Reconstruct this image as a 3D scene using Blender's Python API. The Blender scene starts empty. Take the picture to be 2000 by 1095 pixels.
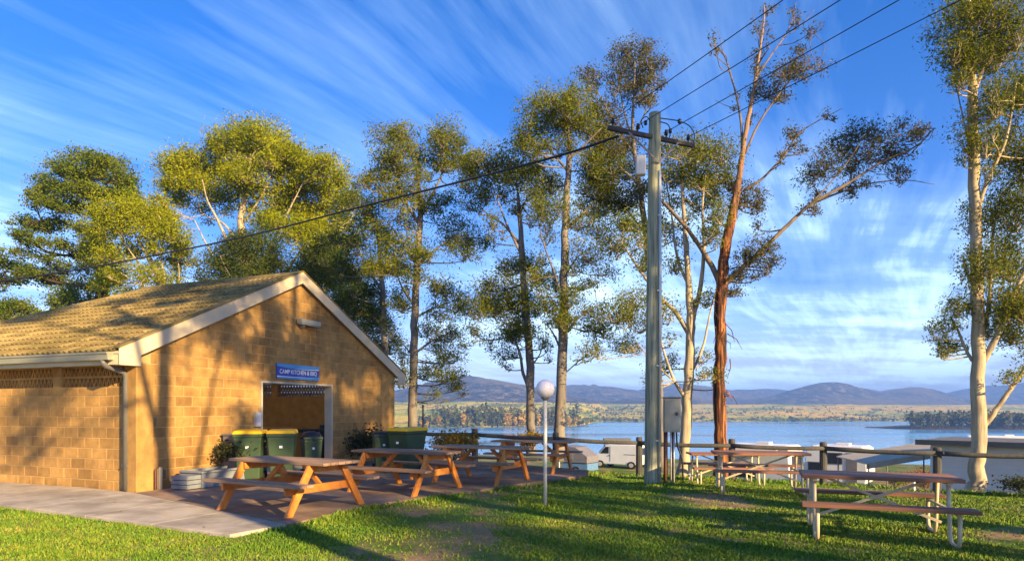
import bpy, bmesh, math, random
import numpy as np
from mathutils import Vector, Matrix, noise as mnoise

S = bpy.context.scene
C = S.collection
R = math.radians
random.seed(7)
rng = np.random.default_rng(7)

# ------------------------------------------------------------------ camera
F = 1250.0            # focal length in pixels of the 2000 px wide photograph
CAMZ = 1.53
HOR = 800.0
cam = bpy.data.cameras.new('camera')
cam.sensor_width = 36.0
cam.lens = F / 2000.0 * 36.0
cam.shift_y = (HOR - 547.5) / 2000.0
cam.clip_start = 0.1
cam.clip_end = 20000
camo = bpy.data.objects.new('camera', cam)
camo.location = (0, 0, CAMZ)
camo.rotation_euler = (R(90), 0, 0)
C.objects.link(camo)
S.camera = camo

# ------------------------------------------------------------------ sky, sun
SUN_EL = R(19.0)
SX, SY = 0.676, -0.733
_n = math.hypot(SX, SY)
SUN = Vector((SX / _n * math.cos(SUN_EL), SY / _n * math.cos(SUN_EL), math.sin(SUN_EL)))
W = bpy.data.worlds.new('World')
S.world = W
W.use_nodes = True
nt = W.node_tree
nt.nodes.clear()
N = nt.nodes.new
L = nt.links.new


def mth(nt_, op, a, b=None, c=None, clamp=False):
    n = nt_.nodes.new('ShaderNodeMath')
    n.operation = op
    n.use_clamp = clamp
    for i, v in enumerate((a, b, c)):
        if v is None:
            continue
        if isinstance(v, (int, float)):
            n.inputs[i].default_value = v
        else:
            nt_.links.new(v, n.inputs[i])
    return n.outputs[0]


def mixc(nt_, fac, a, b, mode='MIX'):
    n = nt_.nodes.new('ShaderNodeMix')
    n.data_type = 'RGBA'
    n.blend_type = mode
    for i, v in ((0, fac), (6, a), (7, b)):
        if isinstance(v, (int, float)):
            n.inputs[i].default_value = v
        elif isinstance(v, (tuple, list)):
            n.inputs[i].default_value = tuple(v) + ((1,) if len(v) == 3 else ())
        else:
            nt_.links.new(v, n.inputs[i])
    return n.outputs[2]


def ramp(nt_, fac, stops):
    n = nt_.nodes.new('ShaderNodeValToRGB')
    cr = n.color_ramp
    while len(cr.elements) < len(stops):
        cr.elements.new(0.5)
    for e, (p, c) in zip(cr.elements, stops):
        e.position = p
        e.color = tuple(c) + ((1,) if len(c) == 3 else ())
    nt_.links.new(fac, n.inputs[0])
    return n.outputs[0]


def noise(nt_, vec, scale, detail=4, rough=0.55, dist=0.0):
    n = nt_.nodes.new('ShaderNodeTexNoise')
    n.inputs['Scale'].default_value = scale
    n.inputs['Detail'].default_value = detail
    n.inputs['Roughness'].default_value = rough
    n.inputs['Distortion'].default_value = dist
    if vec is not None:
        nt_.links.new(vec, n.inputs['Vector'])
    return n.outputs['Fac']


def mapping(nt_, vec, scale=(1, 1, 1), loc=(0, 0, 0), rot=(0, 0, 0)):
    n = nt_.nodes.new('ShaderNodeMapping')
    n.inputs['Scale'].default_value = scale
    n.inputs['Location'].default_value = loc
    n.inputs['Rotation'].default_value = rot
    nt_.links.new(vec, n.inputs['Vector'])
    return n.outputs[0]


sky = N('ShaderNodeTexSky')
sky.sky_type = 'NISHITA'
sky.sun_disc = False
sky.sun_elevation = SUN_EL
sky.sun_rotation = math.atan2(SX, SY)
sky.air_density = 1.0
sky.dust_density = 0.3
sky.ozone_density = 3.0
tc = N('ShaderNodeTexCoord')
sep = N('ShaderNodeSeparateXYZ')
L(tc.outputs['Generated'], sep.inputs[0])
zc = mth(nt, 'ADD', mth(nt, 'MAXIMUM', sep.outputs[2], 0.0), 0.10)
cx = mth(nt, 'DIVIDE', sep.outputs[0], zc)
cy = mth(nt, 'DIVIDE', sep.outputs[1], zc)
cmb = N('ShaderNodeCombineXYZ')
L(cx, cmb.inputs[0])
L(cy, cmb.inputs[1])
plane = cmb.outputs[0]
warp = noise(nt, mapping(nt, plane, (0.5, 0.3, 1)), 1.0, 2)
wv = N('ShaderNodeCombineXYZ')
L(mth(nt, 'MULTIPLY', warp, 0.55), wv.inputs[0])
va = N('ShaderNodeVectorMath')
va.operation = 'ADD'
L(plane, va.inputs[0])
L(wv.outputs[0], va.inputs[1])
turned = mapping(nt, va.outputs[0], rot=(0, 0, R(30)))
streak = noise(nt, mapping(nt, turned, (3.8, 0.65, 1)), 1.0, 6, 0.62)
fine = noise(nt, mapping(nt, turned, (15, 1.6, 1)), 1.0, 5, 0.6)
patch = noise(nt, mapping(nt, plane, (0.75, 0.62, 1), (3.1, 1.7, 0)), 1.0, 3, 0.5)
cl = mth(nt, 'ADD', mth(nt, 'MULTIPLY', streak, 0.6), mth(nt, 'MULTIPLY', fine, 0.4))
cl = mth(nt, 'ADD', cl, mth(nt, 'MULTIPLY', mth(nt, 'SUBTRACT', patch, 0.5), 0.9))
low = noise(nt, mapping(nt, plane, (0.55, 1.25, 1), (0.4, 5.3, 0), (0, 0, R(6))), 1.0, 6, 0.6)
lowamt = ramp(nt, sep.outputs[2], [(0.03, (1, 1, 1)), (0.42, (0, 0, 0))])
cl = mth(nt, 'ADD', cl, mth(nt, 'MULTIPLY', mth(nt, 'MULTIPLY', mth(nt, 'SUBTRACT', low, 0.33), 1.9), lowamt))
cfac = ramp(nt, cl, [(0.42, (0, 0, 0)), (0.66, (0.135, 0.135, 0.135)), (1.0, (0.85, 0.85, 0.85))])
hs = N('ShaderNodeHueSaturation')
hs.inputs['Saturation'].default_value = 1.36
hs.inputs['Hue'].default_value = 0.5
hs.inputs['Value'].default_value = 1.0
L(sky.outputs[0], hs.inputs['Color'])
tint = mixc(nt, 1.0, hs.outputs[0], (1.02, 0.80, 1.12), 'MULTIPLY')
clouded = mixc(nt, cfac, tint, (6.6, 8.9, 10.0))
bg = N('ShaderNodeBackground')
bg.inputs[1].default_value = 0.082
L(clouded, bg.inputs[0])
wo = N('ShaderNodeOutputWorld')
L(bg.outputs[0], wo.inputs[0])

sl = bpy.data.lights.new('sun', 'SUN')
sl.energy = 5.0
sl.angle = R(0.55)
sl.color = (1.0, 0.72, 0.34)
slo = bpy.data.objects.new('sun', sl)
slo.rotation_euler = SUN.to_track_quat('Z', 'Y').to_euler()
slo.location = (20, -20, 20)
C.objects.link(slo)

S.view_settings.view_transform = 'Standard'
S.view_settings.look = 'None'
S.view_settings.exposure = 1.55
S.view_settings.gamma = 1.0
S.view_settings.use_curve_mapping = False
S.cycles.max_bounces = 8
S.cycles.diffuse_bounces = 6
S.cycles.transparent_max_bounces = 8
S.cycles.volume_bounces = 0
S.cycles.use_denoising = True


# ------------------------------------------------------------------ helpers
def P(px, py, d):
    """world point on the ray of photograph pixel (px,py) at distance d along the view"""
    return Vector(((px - 1000.0) * d / F, d, CAMZ + (HOR - py) * d / F))


class MB:
    def __init__(s):
        s.v = []
        s.f = []
        s.m = []

    def add(s, vs, fs, m=0):
        o = len(s.v)
        s.v += [tuple(v) for v in vs]
        s.f += [tuple(i + o for i in f) for f in fs]
        s.m += [m] * len(fs)

    def box(s, c, size, rot=None, m=0):
        hx, hy, hz = size[0] / 2, size[1] / 2, size[2] / 2
        vs = [Vector((x, y, z)) for x in (-hx, hx) for y in (-hy, hy) for z in (-hz, hz)]
        if rot is not None:
            vs = [rot @ v for v in vs]
        c = Vector(c)
        s.add([v + c for v in vs], [(0, 1, 3, 2), (4, 6, 7, 5), (0, 4, 5, 1), (2, 3, 7, 6), (0, 2, 6, 4), (1, 5, 7, 3)], m)

    def beam(s, a, b, w, h, up=Vector((0, 0, 1)), m=0):
        a, b = Vector(a), Vector(b)
        d = (b - a)
        ln = d.length
        d.normalize()
        x = d.cross(up)
        if x.length < 1e-4:
            x = Vector((1, 0, 0))
        x.normalize()
        z = x.cross(d)
        rot = Matrix((d, x, z)).transposed()
        s.box((a + b) / 2, (ln, w, h), rot, m)

    def tube(s, pts, rad, n=8, cap=True, m=0):
        pts = [Vector(p) for p in pts]
        if isinstance(rad, (int, float)):
            rad = [rad] * len(pts)
        k = len(pts)
        ref = None
        rings = []
        for i, p in enumerate(pts):
            t = (pts[min(i + 1, k - 1)] - pts[max(i - 1, 0)])
            if t.length < 1e-9:
                t = Vector((0, 0, 1))
            t.normalize()
            if ref is None:
                ref = Vector((1, 0, 0)) if abs(t.x) < 0.9 else Vector((0, 1, 0))
            x = (ref - t * ref.dot(t))
            x.normalize()
            y = t.cross(x)
            ref = x
            rings.append([p + (x * math.cos(a) + y * math.sin(a)) * rad[i] for a in [2 * math.pi * j / n for j in range(n)]])
        vs = [v for r in rings for v in r]
        fs = []
        for i in range(k - 1):
            for j in range(n):
                a = i * n + j
                b = i * n + (j + 1) % n
                fs.append((a, b, b + n, a + n))
        if cap:
            fs.append(tuple(reversed(range(n))))
            fs.append(tuple(range((k - 1) * n, k * n)))
        s.add(vs, fs, m)

    def prism(s, poly, y0, y1, axis='y', m=0):
        """poly of (a,b) extruded; axis y: (x,z) along y; axis z: (x,y) along z; axis x: (y,z) along x"""
        def mk(a, b, t):
            return {'y': (a, t, b), 'z': (a, b, t), 'x': (t, a, b)}[axis]
        n = len(poly)
        vs = [mk(a, b, y0) for a, b in poly] + [mk(a, b, y1) for a, b in poly]
        fs = [tuple(range(n)), tuple(reversed(range(n, 2 * n)))]
        for i in range(n):
            j = (i + 1) % n
            fs.append((i, i + n, j + n, j))
        s.add(vs, fs, m)

    def lathe(s, prof, n=20, c=(0, 0, 0), m=0):
        vs = []
        for r, z in prof:
            for j in range(n):
                a = 2 * math.pi * j / n
                vs.append((c[0] + r * math.cos(a), c[1] + r * math.sin(a), c[2] + z))
        fs = []
        for i in range(len(prof) - 1):
            for j in range(n):
                a = i * n + j
                b = i * n + (j + 1) % n
                fs.append((a, b, b + n, a + n))
        fs.append(tuple(reversed(range(n))))
        fs.append(tuple(range((len(prof) - 1) * n, len(prof) * n)))
        s.add(vs, fs, m)

    def mesh(s, name, mats, smooth=False):
        me = bpy.data.meshes.new(name)
        me.from_pydata(s.v, [], s.f)
        if not isinstance(mats, (list, tuple)):
            mats = [mats]
        for mt in mats:
            me.materials.append(mt)
        if len(mats) > 1:
            me.polygons.foreach_set('material_index', s.m)
        bm = bmesh.new()
        bm.from_mesh(me)
        bmesh.ops.recalc_face_normals(bm, faces=bm.faces)
        bm.to_mesh(me)
        bm.free()
        if smooth:
            me.polygons.foreach_set('use_smooth', [True] * len(me.polygons))
        me.update()
        return me

    def build(s, name, mats, parent=None, smooth=False, bev=0.0):
        o = bpy.data.objects.new(name, s.mesh(name, mats, smooth))
        C.objects.link(o)
        if parent is not None:
            o.parent = parent
        if bev:
            b = o.modifiers.new('bevel', 'BEVEL')
            b.width = bev
            b.segments = 2
            b.limit_method = 'ANGLE'
            b.angle_limit = R(40)
        return o


def tag(o, label=None, cat=None, group=None, kind=None):
    if label:
        o['label'] = label
    if cat:
        o['category'] = cat
    if group:
        o['group'] = group
    if kind:
        o['kind'] = kind
    return o


def thing(name, label, cat, loc=(0, 0, 0), rz=0.0, group=None):
    o = bpy.data.objects.new(name, None)
    o.empty_display_size = 0.2
    C.objects.link(o)
    o.location = loc
    o.rotation_euler = (0, 0, rz)
    return tag(o, label, cat, group)


def link_mesh(name, me, parent, loc=(0, 0, 0), rot=(0, 0, 0), scale=(1, 1, 1)):
    o = bpy.data.objects.new(name, me)
    C.objects.link(o)
    o.parent = parent
    o.location = loc
    o.rotation_euler = rot
    o.scale = scale
    return o


def copy_tree(root, loc, rz, label, group=None, scale=None):
    r = root.copy()
    C.objects.link(r)
    r.location = loc
    r.rotation_euler = (0, 0, rz)
    r['label'] = label
    if group:
        r['group'] = group
    if scale:
        r.scale = scale
    for ch in list(root.children):
        c = ch.copy()
        C.objects.link(c)
        c.parent = r
        for g in list(ch.children):
            d = g.copy()
            C.objects.link(d)
            d.parent = c
    return r


# ------------------------------------------------------------------ materials
def mat(name, c1, c2=None, rough=0.7, scale=4.0, stretch=(1, 1, 1), detail=5, bump=0.0, bscale=None, rnd=0.0,
        metal=0.0, spec=0.35, c3=None, world=False, contrast=(0.3, 0.7), stain=None):
    m = bpy.data.materials.new(name)
    m.use_nodes = True
    t = m.node_tree
    b = t.nodes['Principled BSDF']
    b.inputs['Roughness'].default_value = rough
    b.inputs['Metallic'].default_value = metal
    b.inputs['Specular IOR Level'].default_value = spec
    tcn = t.nodes.new('ShaderNodeTexCoord')
    if world:
        g = t.nodes.new('ShaderNodeNewGeometry')
        vec = g.outputs['Position']
    else:
        vec = tcn.outputs['Object']
    if rnd:
        oi = t.nodes.new('ShaderNodeObjectInfo')
        ad = t.nodes.new('ShaderNodeVectorMath')
        ad.operation = 'ADD'
        t.links.new(vec, ad.inputs[0])
        sc = t.nodes.new('ShaderNodeVectorMath')
        sc.operation = 'SCALE'
        sc.inputs[0].default_value = (17, 23, 31)
        t.links.new(oi.outputs['Random'], sc.inputs['Scale'])
        t.links.new(sc.outputs[0], ad.inputs[1])
        vec = ad.outputs[0]
    vec = mapping(t, vec, stretch)
    nf = noise(t, vec, scale, detail, 0.6)
    c2 = c2 or tuple(x * 0.7 for x in c1)
    stops = [(contrast[0], c2), (contrast[1], c1)]
    if c3:
        stops = [(contrast[0], c2), ((contrast[0] + contrast[1]) / 2, c1), (contrast[1], c3)]
    col = ramp(t, nf, stops)
    if rnd:
        v = mth(t, 'ADD', mth(t, 'MULTIPLY', oi.outputs['Random'], 2 * rnd), 1 - rnd)
        h = t.nodes.new('ShaderNodeHueSaturation')
        t.links.new(col, h.inputs['Color'])
        t.links.new(v, h.inputs['Value'])
        col = h.outputs[0]
    if stain:
        gg = t.nodes.new('ShaderNodeNewGeometry')
        s1 = noise(t, mapping(t, gg.outputs['Position'], (1, 1, 0.7)), stain[0], 5, 0.65)
        col = mixc(t, 1.0, col, ramp(t, s1, [(0.35, stain[1]), (0.62, (1.06, 1.04, 1.0))]), 'MULTIPLY')
    t.links.new(col, b.inputs['Base Color'])
    if bump:
        nb = noise(t, vec, bscale or scale * 3, 5, 0.65)
        bp = t.nodes.new('ShaderNodeBump')
        bp.inputs['Strength'].default_value = bump
        bp.inputs['Distance'].default_value = 0.02
        t.links.new(nb, bp.inputs['Height'])
        t.links.new(bp.outputs[0], b.inputs['Normal'])
    return m


def leafmat(name, a, bcol, trans=0.35, sc=0.5):
    m = bpy.data.materials.new(name)
    m.use_nodes = True
    t = m.node_tree
    t.nodes.clear()
    at = t.nodes.new('ShaderNodeAttribute')
    at.attribute_name = 'tint'
    g = t.nodes.new('ShaderNodeNewGeometry')
    nf = noise(t, g.outputs['Position'], sc, 2)
    k = mth(t, 'ADD', mth(t, 'MULTIPLY', at.outputs['Fac'], 0.6), mth(t, 'MULTIPLY', nf, 0.5), clamp=True)
    col = ramp(t, k, [(0.2, a), (0.85, bcol)])
    d = t.nodes.new('ShaderNodeBsdfPrincipled')
    d.inputs['Roughness'].default_value = 0.7
    d.inputs['Specular IOR Level'].default_value = 0.08
    t.links.new(col, d.inputs['Base Color'])
    tr = t.nodes.new('ShaderNodeBsdfTranslucent')
    h = t.nodes.new('ShaderNodeHueSaturation')
    h.inputs['Value'].default_value = 1.25
    t.links.new(col, h.inputs['Color'])
    t.links.new(h.outputs[0], tr.inputs['Color'])
    mx = t.nodes.new('ShaderNodeMixShader')
    mx.inputs[0].default_value = trans
    t.links.new(d.outputs[0], mx.inputs[1])
    t.links.new(tr.outputs[0], mx.inputs[2])
    o = t.nodes.new('ShaderNodeOutputMaterial')
    t.links.new(mx.outputs[0], o.inputs[0])
    return m


M = {}
M['block'] = mat('concrete_block', (0.53, 0.31, 0.095), (0.36, 0.205, 0.068), 0.9, 5, bump=0.5, bscale=60, rnd=0.17, stain=(0.9, (0.60, 0.57, 0.54)))
M['mortar'] = mat('mortar', (0.49, 0.325, 0.14), (0.41, 0.27, 0.115), 0.95, 8, bump=0.3)
M['inner'] = mat('inner_wall', (0.80, 0.37, 0.07), (0.62, 0.26, 0.05), 0.9, 4, bump=0.3)
M['tile'] = mat('roof_tile', (0.35, 0.255, 0.10), (0.20, 0.15, 0.068), 0.9, 3, bump=0.3, bscale=40, rnd=0.28, stain=(0.8, (0.55, 0.58, 0.5)), spec=0.15)
M['cream'] = mat('cream_paint', (0.66, 0.56, 0.38), (0.58, 0.48, 0.32), 0.5, 3)
M['gutter'] = mat('gutter_metal', (0.34, 0.33, 0.24), (0.28, 0.27, 0.20), 0.4, 3, spec=0.5)
M['pipe'] = mat('downpipe_metal', (0.15, 0.145, 0.14), (0.11, 0.108, 0.105), 0.5, 3, spec=0.5)
M['whiteframe'] = mat('door_frame_paint', (0.52, 0.47, 0.36), (0.44, 0.40, 0.31), 0.5, 4)
M['signblue'] = mat('sign_blue', (0.07, 0.09, 0.42), (0.05, 0.07, 0.36), 0.4, 2)
M['signcyan'] = mat('sign_cyan', (0.10, 0.36, 0.70), (0.08, 0.28, 0.6), 0.4, 2)
M['signwhite'] = mat('sign_white', (0.75, 0.80, 0.85), (0.72, 0.77, 0.82), 0.4, 2)
M['concrete'] = mat('concrete', (0.56, 0.49, 0.40), (0.38, 0.335, 0.28), 0.9, 1.6, bump=0.25, bscale=30, stain=(1.1, (0.6, 0.58, 0.55)))
M['patio'] = mat('patio_surface', (0.40, 0.27, 0.18), (0.25, 0.17, 0.12), 0.9, 2.6, bump=0.4, bscale=25, stain=(0.9, (0.55, 0.55, 0.55)))
M['wood'] = mat('orange_timber', (0.72, 0.27, 0.04), (0.44, 0.145, 0.03), 0.5, 5.0, (1.5, 1.5, 1.5), rnd=0.18, bump=0.15, spec=0.4)
M['woodtop'] = mat('weathered_timber', (0.40, 0.25, 0.15), (0.17, 0.105, 0.07), 0.7, 5.0, (0.2, 4, 4), rnd=0.28, bump=0.2)
M['redwood'] = mat('red_brown_plank', (0.36, 0.17, 0.10), (0.20, 0.09, 0.055), 0.65, 5.0, (0.2, 5, 5), rnd=0.25, bump=0.15)
M['wsteel'] = mat('cream_steel_tube', (0.64, 0.52, 0.33), (0.56, 0.45, 0.28), 0.4, 4, spec=0.5)
M['bin'] = mat('green_plastic', (0.06, 0.10, 0.05), (0.042, 0.075, 0.038), 0.45, 4, rnd=0.1)
M['lid'] = mat('yellow_plastic', (0.90, 0.56, 0.012), (0.80, 0.46, 0.010), 0.4, 4)
M['black'] = mat('black_plastic', (0.022, 0.022, 0.028), (0.014, 0.014, 0.018), 0.35, 5)
M['rubber'] = mat('rubber', (0.02, 0.02, 0.02), (0.012, 0.012, 0.012), 0.8, 5)
M['grey'] = mat('grey_sheet', (0.20, 0.19, 0.21), (0.15, 0.145, 0.16), 0.6, 3)
M['planter'] = mat('planter_concrete', (0.23, 0.25, 0.27), (0.16, 0.175, 0.20), 0.9, 5, bump=0.3)
M['soil'] = mat('soil', (0.06, 0.045, 0.03), (0.04, 0.03, 0.02), 0.95, 8)
M['pole'] = mat('green_grey_timber', (0.46, 0.46, 0.31), (0.19, 0.195, 0.135), 0.9, 3.5, (6, 6, 0.30), bump=0.7, bscale=5, spec=0.12, contrast=(0.36, 0.66))
M['conduit'] = mat('galvanised_steel', (0.62, 0.62, 0.58), (0.5, 0.5, 0.47), 0.35, 4, metal=0.3, spec=0.5)
M['arm'] = mat('dark_crossarm', (0.07, 0.06, 0.06), (0.045, 0.04, 0.04), 0.7, 4)
M['wire'] = mat('black_cable', (0.025, 0.024, 0.03), (0.02, 0.02, 0.025), 0.6, 4)
M['rail'] = mat('grey_log', (0.085, 0.08, 0.07), (0.045, 0.044, 0.042), 0.8, 3, (6, 6, 1), bump=0.3, rnd=0.12)
M['meter'] = mat('meter_box_paint', (0.44, 0.43, 0.34), (0.36, 0.36, 0.28), 0.5, 4)
M['rust'] = mat('rusty_pipe', (0.20, 0.085, 0.055), (0.13, 0.06, 0.04), 0.7, 6)
M['globe'] = mat('lamp_globe', (0.86, 0.80, 0.84), (0.82, 0.77, 0.81), 0.25, 2, spec=0.5)
M['lpole'] = mat('lamp_pole_paint', (0.72, 0.68, 0.58), (0.62, 0.58, 0.5), 0.4, 4)
M['white'] = mat('white_panel', (0.80, 0.79, 0.76), (0.72, 0.71, 0.69), 0.4, 1.5, spec=0.4)
M['offwhite'] = mat('offwhite_panel', (0.66, 0.66, 0.68), (0.60, 0.60, 0.63), 0.5, 1.5)
M['glass'] = mat('dark_glass', (0.02, 0.024, 0.03), (0.015, 0.018, 0.022), 0.08, 2, spec=0.6)
M['awning'] = mat('grey_awning', (0.47, 0.41, 0.31), (0.36, 0.32, 0.25), 0.8, 3)
M['roofdark'] = mat('dark_roof', (0.17, 0.155, 0.14), (0.12, 0.11, 0.10), 0.7, 3)
M['tent'] = mat('pale_blue_canvas', (0.24, 0.29, 0.40), (0.19, 0.235, 0.33), 0.8, 3)
M['blue'] = mat('blue_canvas', (0.12, 0.24, 0.42), (0.09, 0.18, 0.33), 0.7, 3)
M['brownbark'] = mat('grey_brown_bark', (0.27, 0.19, 0.125), (0.11, 0.09, 0.075), 0.85, 2.0, (3, 3, 0.5), bump=0.5, bscale=8)
M['greybark'] = mat('grey_smooth_bark', (0.26, 0.225, 0.19), (0.11, 0.095, 0.085), 0.75, 1.6, (3, 3, 0.5), bump=0.3)
M['whitebark'] = mat('pale_cream_bark', (0.47, 0.38, 0.25), (0.19, 0.15, 0.105), 0.75, 2.2, (4, 4, 0.55), bump=0.3, contrast=(0.3, 0.55))
M['pinebark'] = mat('pine_bark', (0.09, 0.06, 0.045), (0.05, 0.035, 0.028), 0.9, 3, (3, 3, 0.8), bump=0.6)


def redbark():
    m = bpy.data.materials.new('red_peeling_bark')
    m.use_nodes = True
    t = m.node_tree
    b = t.nodes['Principled BSDF']
    b.inputs['Roughness'].default_value = 0.8
    b.inputs['Specular IOR Level'].default_value = 0.3
    tcn = t.nodes.new('ShaderNodeTexCoord')
    v = mapping(t, tcn.outputs['Object'], (9, 9, 0.6))
    nf = noise(t, v, 1.6, 6, 0.65)
    col = ramp(t, nf, [(0.42, (0.022, 0.013, 0.010)), (0.52, (0.15, 0.05, 0.02)), (0.64, (0.46, 0.18, 0.055))])
    sp = t.nodes.new('ShaderNodeSeparateXYZ')
    t.links.new(tcn.outputs['Object'], sp.inputs[0])
    up = mth(t, 'MULTIPLY', mth(t, 'SUBTRACT', sp.outputs[2], 7.0), 0.25, clamp=True)
    col = mixc(t, up, col, mixc(t, nf, (0.20, 0.13, 0.09), (0.46, 0.30, 0.19)))
    t.links.new(col, b.inputs['Base Color'])
    bp = t.nodes.new('ShaderNodeBump')
    bp.inputs['Strength'].default_value = 0.8
    bp.inputs['Distance'].default_value = 0.03
    t.links.new(nf, bp.inputs['Height'])
    t.links.new(bp.outputs[0], b.inputs['Normal'])
    return m


M['redbark'] = redbark()
M['gum'] = leafmat('gum_leaves', (0.055, 0.095, 0.020), (0.25, 0.245, 0.020))
M['gumgold'] = leafmat('golden_gum_leaves', (0.12, 0.165, 0.010), (0.36, 0.36, 0.014))
M['gumdark'] = leafmat('dark_gum_leaves', (0.035, 0.066, 0.018), (0.11, 0.135, 0.02))
M['gumred'] = leafmat('sparse_brownish_gum_leaves', (0.055, 0.065, 0.026), (0.16, 0.135, 0.032))
M['pine'] = leafmat('pine_needles', (0.05, 0.10, 0.012), (0.19, 0.21, 0.016), 0.25)
M['shrub'] = leafmat('shrub_leaves', (0.030, 0.042, 0.018), (0.075, 0.08, 0.03), 0.3, 2)
M['golden'] = leafmat('golden_shrub_leaves', (0.17, 0.13, 0.02), (0.42, 0.25, 0.03), 0.35, 2)
M['redshrub'] = leafmat('reddish_leaves', (0.22, 0.075, 0.045), (0.34, 0.14, 0.07), 0.35, 2)
M['farpine'] = mat('far_pine', (0.085, 0.105, 0.02), (0.022, 0.036, 0.014), 0.9, 0.35, rnd=0.3)
M['fargreen'] = mat('far_green', (0.13, 0.125, 0.03), (0.055, 0.062, 0.02), 0.9, 0.35, rnd=0.3)
M['fargold'] = mat('far_orange', (0.46, 0.29, 0.03), (0.27, 0.15, 0.02), 0.9, 0.35, rnd=0.25)


def groundmat(name, blades=False):
    m = bpy.data.materials.new(name)
    m.use_nodes = True
    t = m.node_tree
    b = t.nodes['Principled BSDF']
    b.inputs['Roughness'].default_value = 0.85 if not blades else 0.55
    b.inputs['Specular IOR Level'].default_value = 0.2
    g = t.nodes.new('ShaderNodeNewGeometry')
    pos = g.outputs['Position']
    a = noise(t, mapping(t, pos, (0.55, 1.0, 0)), 0.9, 4, 0.6)
    d = noise(t, mapping(t, pos, (1, 1, 0), (9, 4, 0)), 0.45, 4, 0.6)
    e = noise(t, mapping(t, pos, (1, 1, 0)), 9, 4, 0.7)
    if blades:
        at = t.nodes.new('ShaderNodeAttribute')
        at.attribute_name = 'tint'
        k = mth(t, 'ADD', mth(t, 'MULTIPLY', a, 0.75), mth(t, 'MULTIPLY', at.outputs['Fac'], 0.35))
        col = ramp(t, k, [(0.30, (0.055, 0.140, 0.012)), (0.56, (0.12, 0.22, 0.016)), (0.73, (0.24, 0.265, 0.03)), (0.88, (0.38, 0.29, 0.085))])
    else:
        k = mth(t, 'ADD', mth(t, 'MULTIPLY', a, 0.7), mth(t, 'MULTIPLY', e, 0.3))
        col = ramp(t, k, [(0.3, (0.045, 0.095, 0.010)), (0.5, (0.085, 0.15, 0.014)), (0.66, (0.20, 0.18, 0.05))])
        dirt = ramp(t, mth(t, 'ADD', mth(t, 'MULTIPLY', d, 0.8), mth(t, 'MULTIPLY', e, 0.2)), [(0.49, (0, 0, 0)), (0.57, (1, 1, 1))])
        col = mixc(t, dirt, col, mixc(t, e, (0.20, 0.12, 0.06), (0.36, 0.235, 0.125)))
        bp = t.nodes.new('ShaderNodeBump')
        bp.inputs['Strength'].default_value = 0.6
        bp.inputs['Distance'].default_value = 0.04
        t.links.new(e, bp.inputs['Height'])
        t.links.new(bp.outputs[0], b.inputs['Normal'])
    t.links.new(col, b.inputs['Base Color'])
    return m


M['ground'] = groundmat('lawn_ground')
M['blades'] = groundmat('grass_blades', True)


def watermat():
    m = bpy.data.materials.new('lake_water')
    m.use_nodes = True
    t = m.node_tree
    b = t.nodes['Principled BSDF']
    b.inputs['Base Color'].default_value = (0.09, 0.28, 0.52, 1)
    b.inputs['IOR'].default_value = 1.33
    b.inputs['Specular IOR Level'].default_value = 0.5
    g = t.nodes.new('ShaderNodeNewGeometry')
    pos = g.outputs['Position']
    band = noise(t, mapping(t, pos, (0.0022, 0.014, 0)), 1.0, 4, 0.6)
    rgh = ramp(t, band, [(0.40, (0.06, 0.06, 0.06)), (0.60, (0.26, 0.26, 0.26))])
    t.links.new(rgh, b.inputs['Roughness'])
    rip = noise(t, mapping(t, pos, (0.25, 0.6, 0)), 1.0, 4, 0.6)
    bp = t.nodes.new('ShaderNodeBump')
    bp.inputs['Distance'].default_value = 0.25
    t.links.new(mth(t, 'MULTIPLY', band, 0.13), bp.inputs['Strength'])
    t.links.new(rip, bp.inputs['Height'])
    t.links.new(bp.outputs[0], b.inputs['Normal'])
    return m


M['water'] = watermat()


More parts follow.
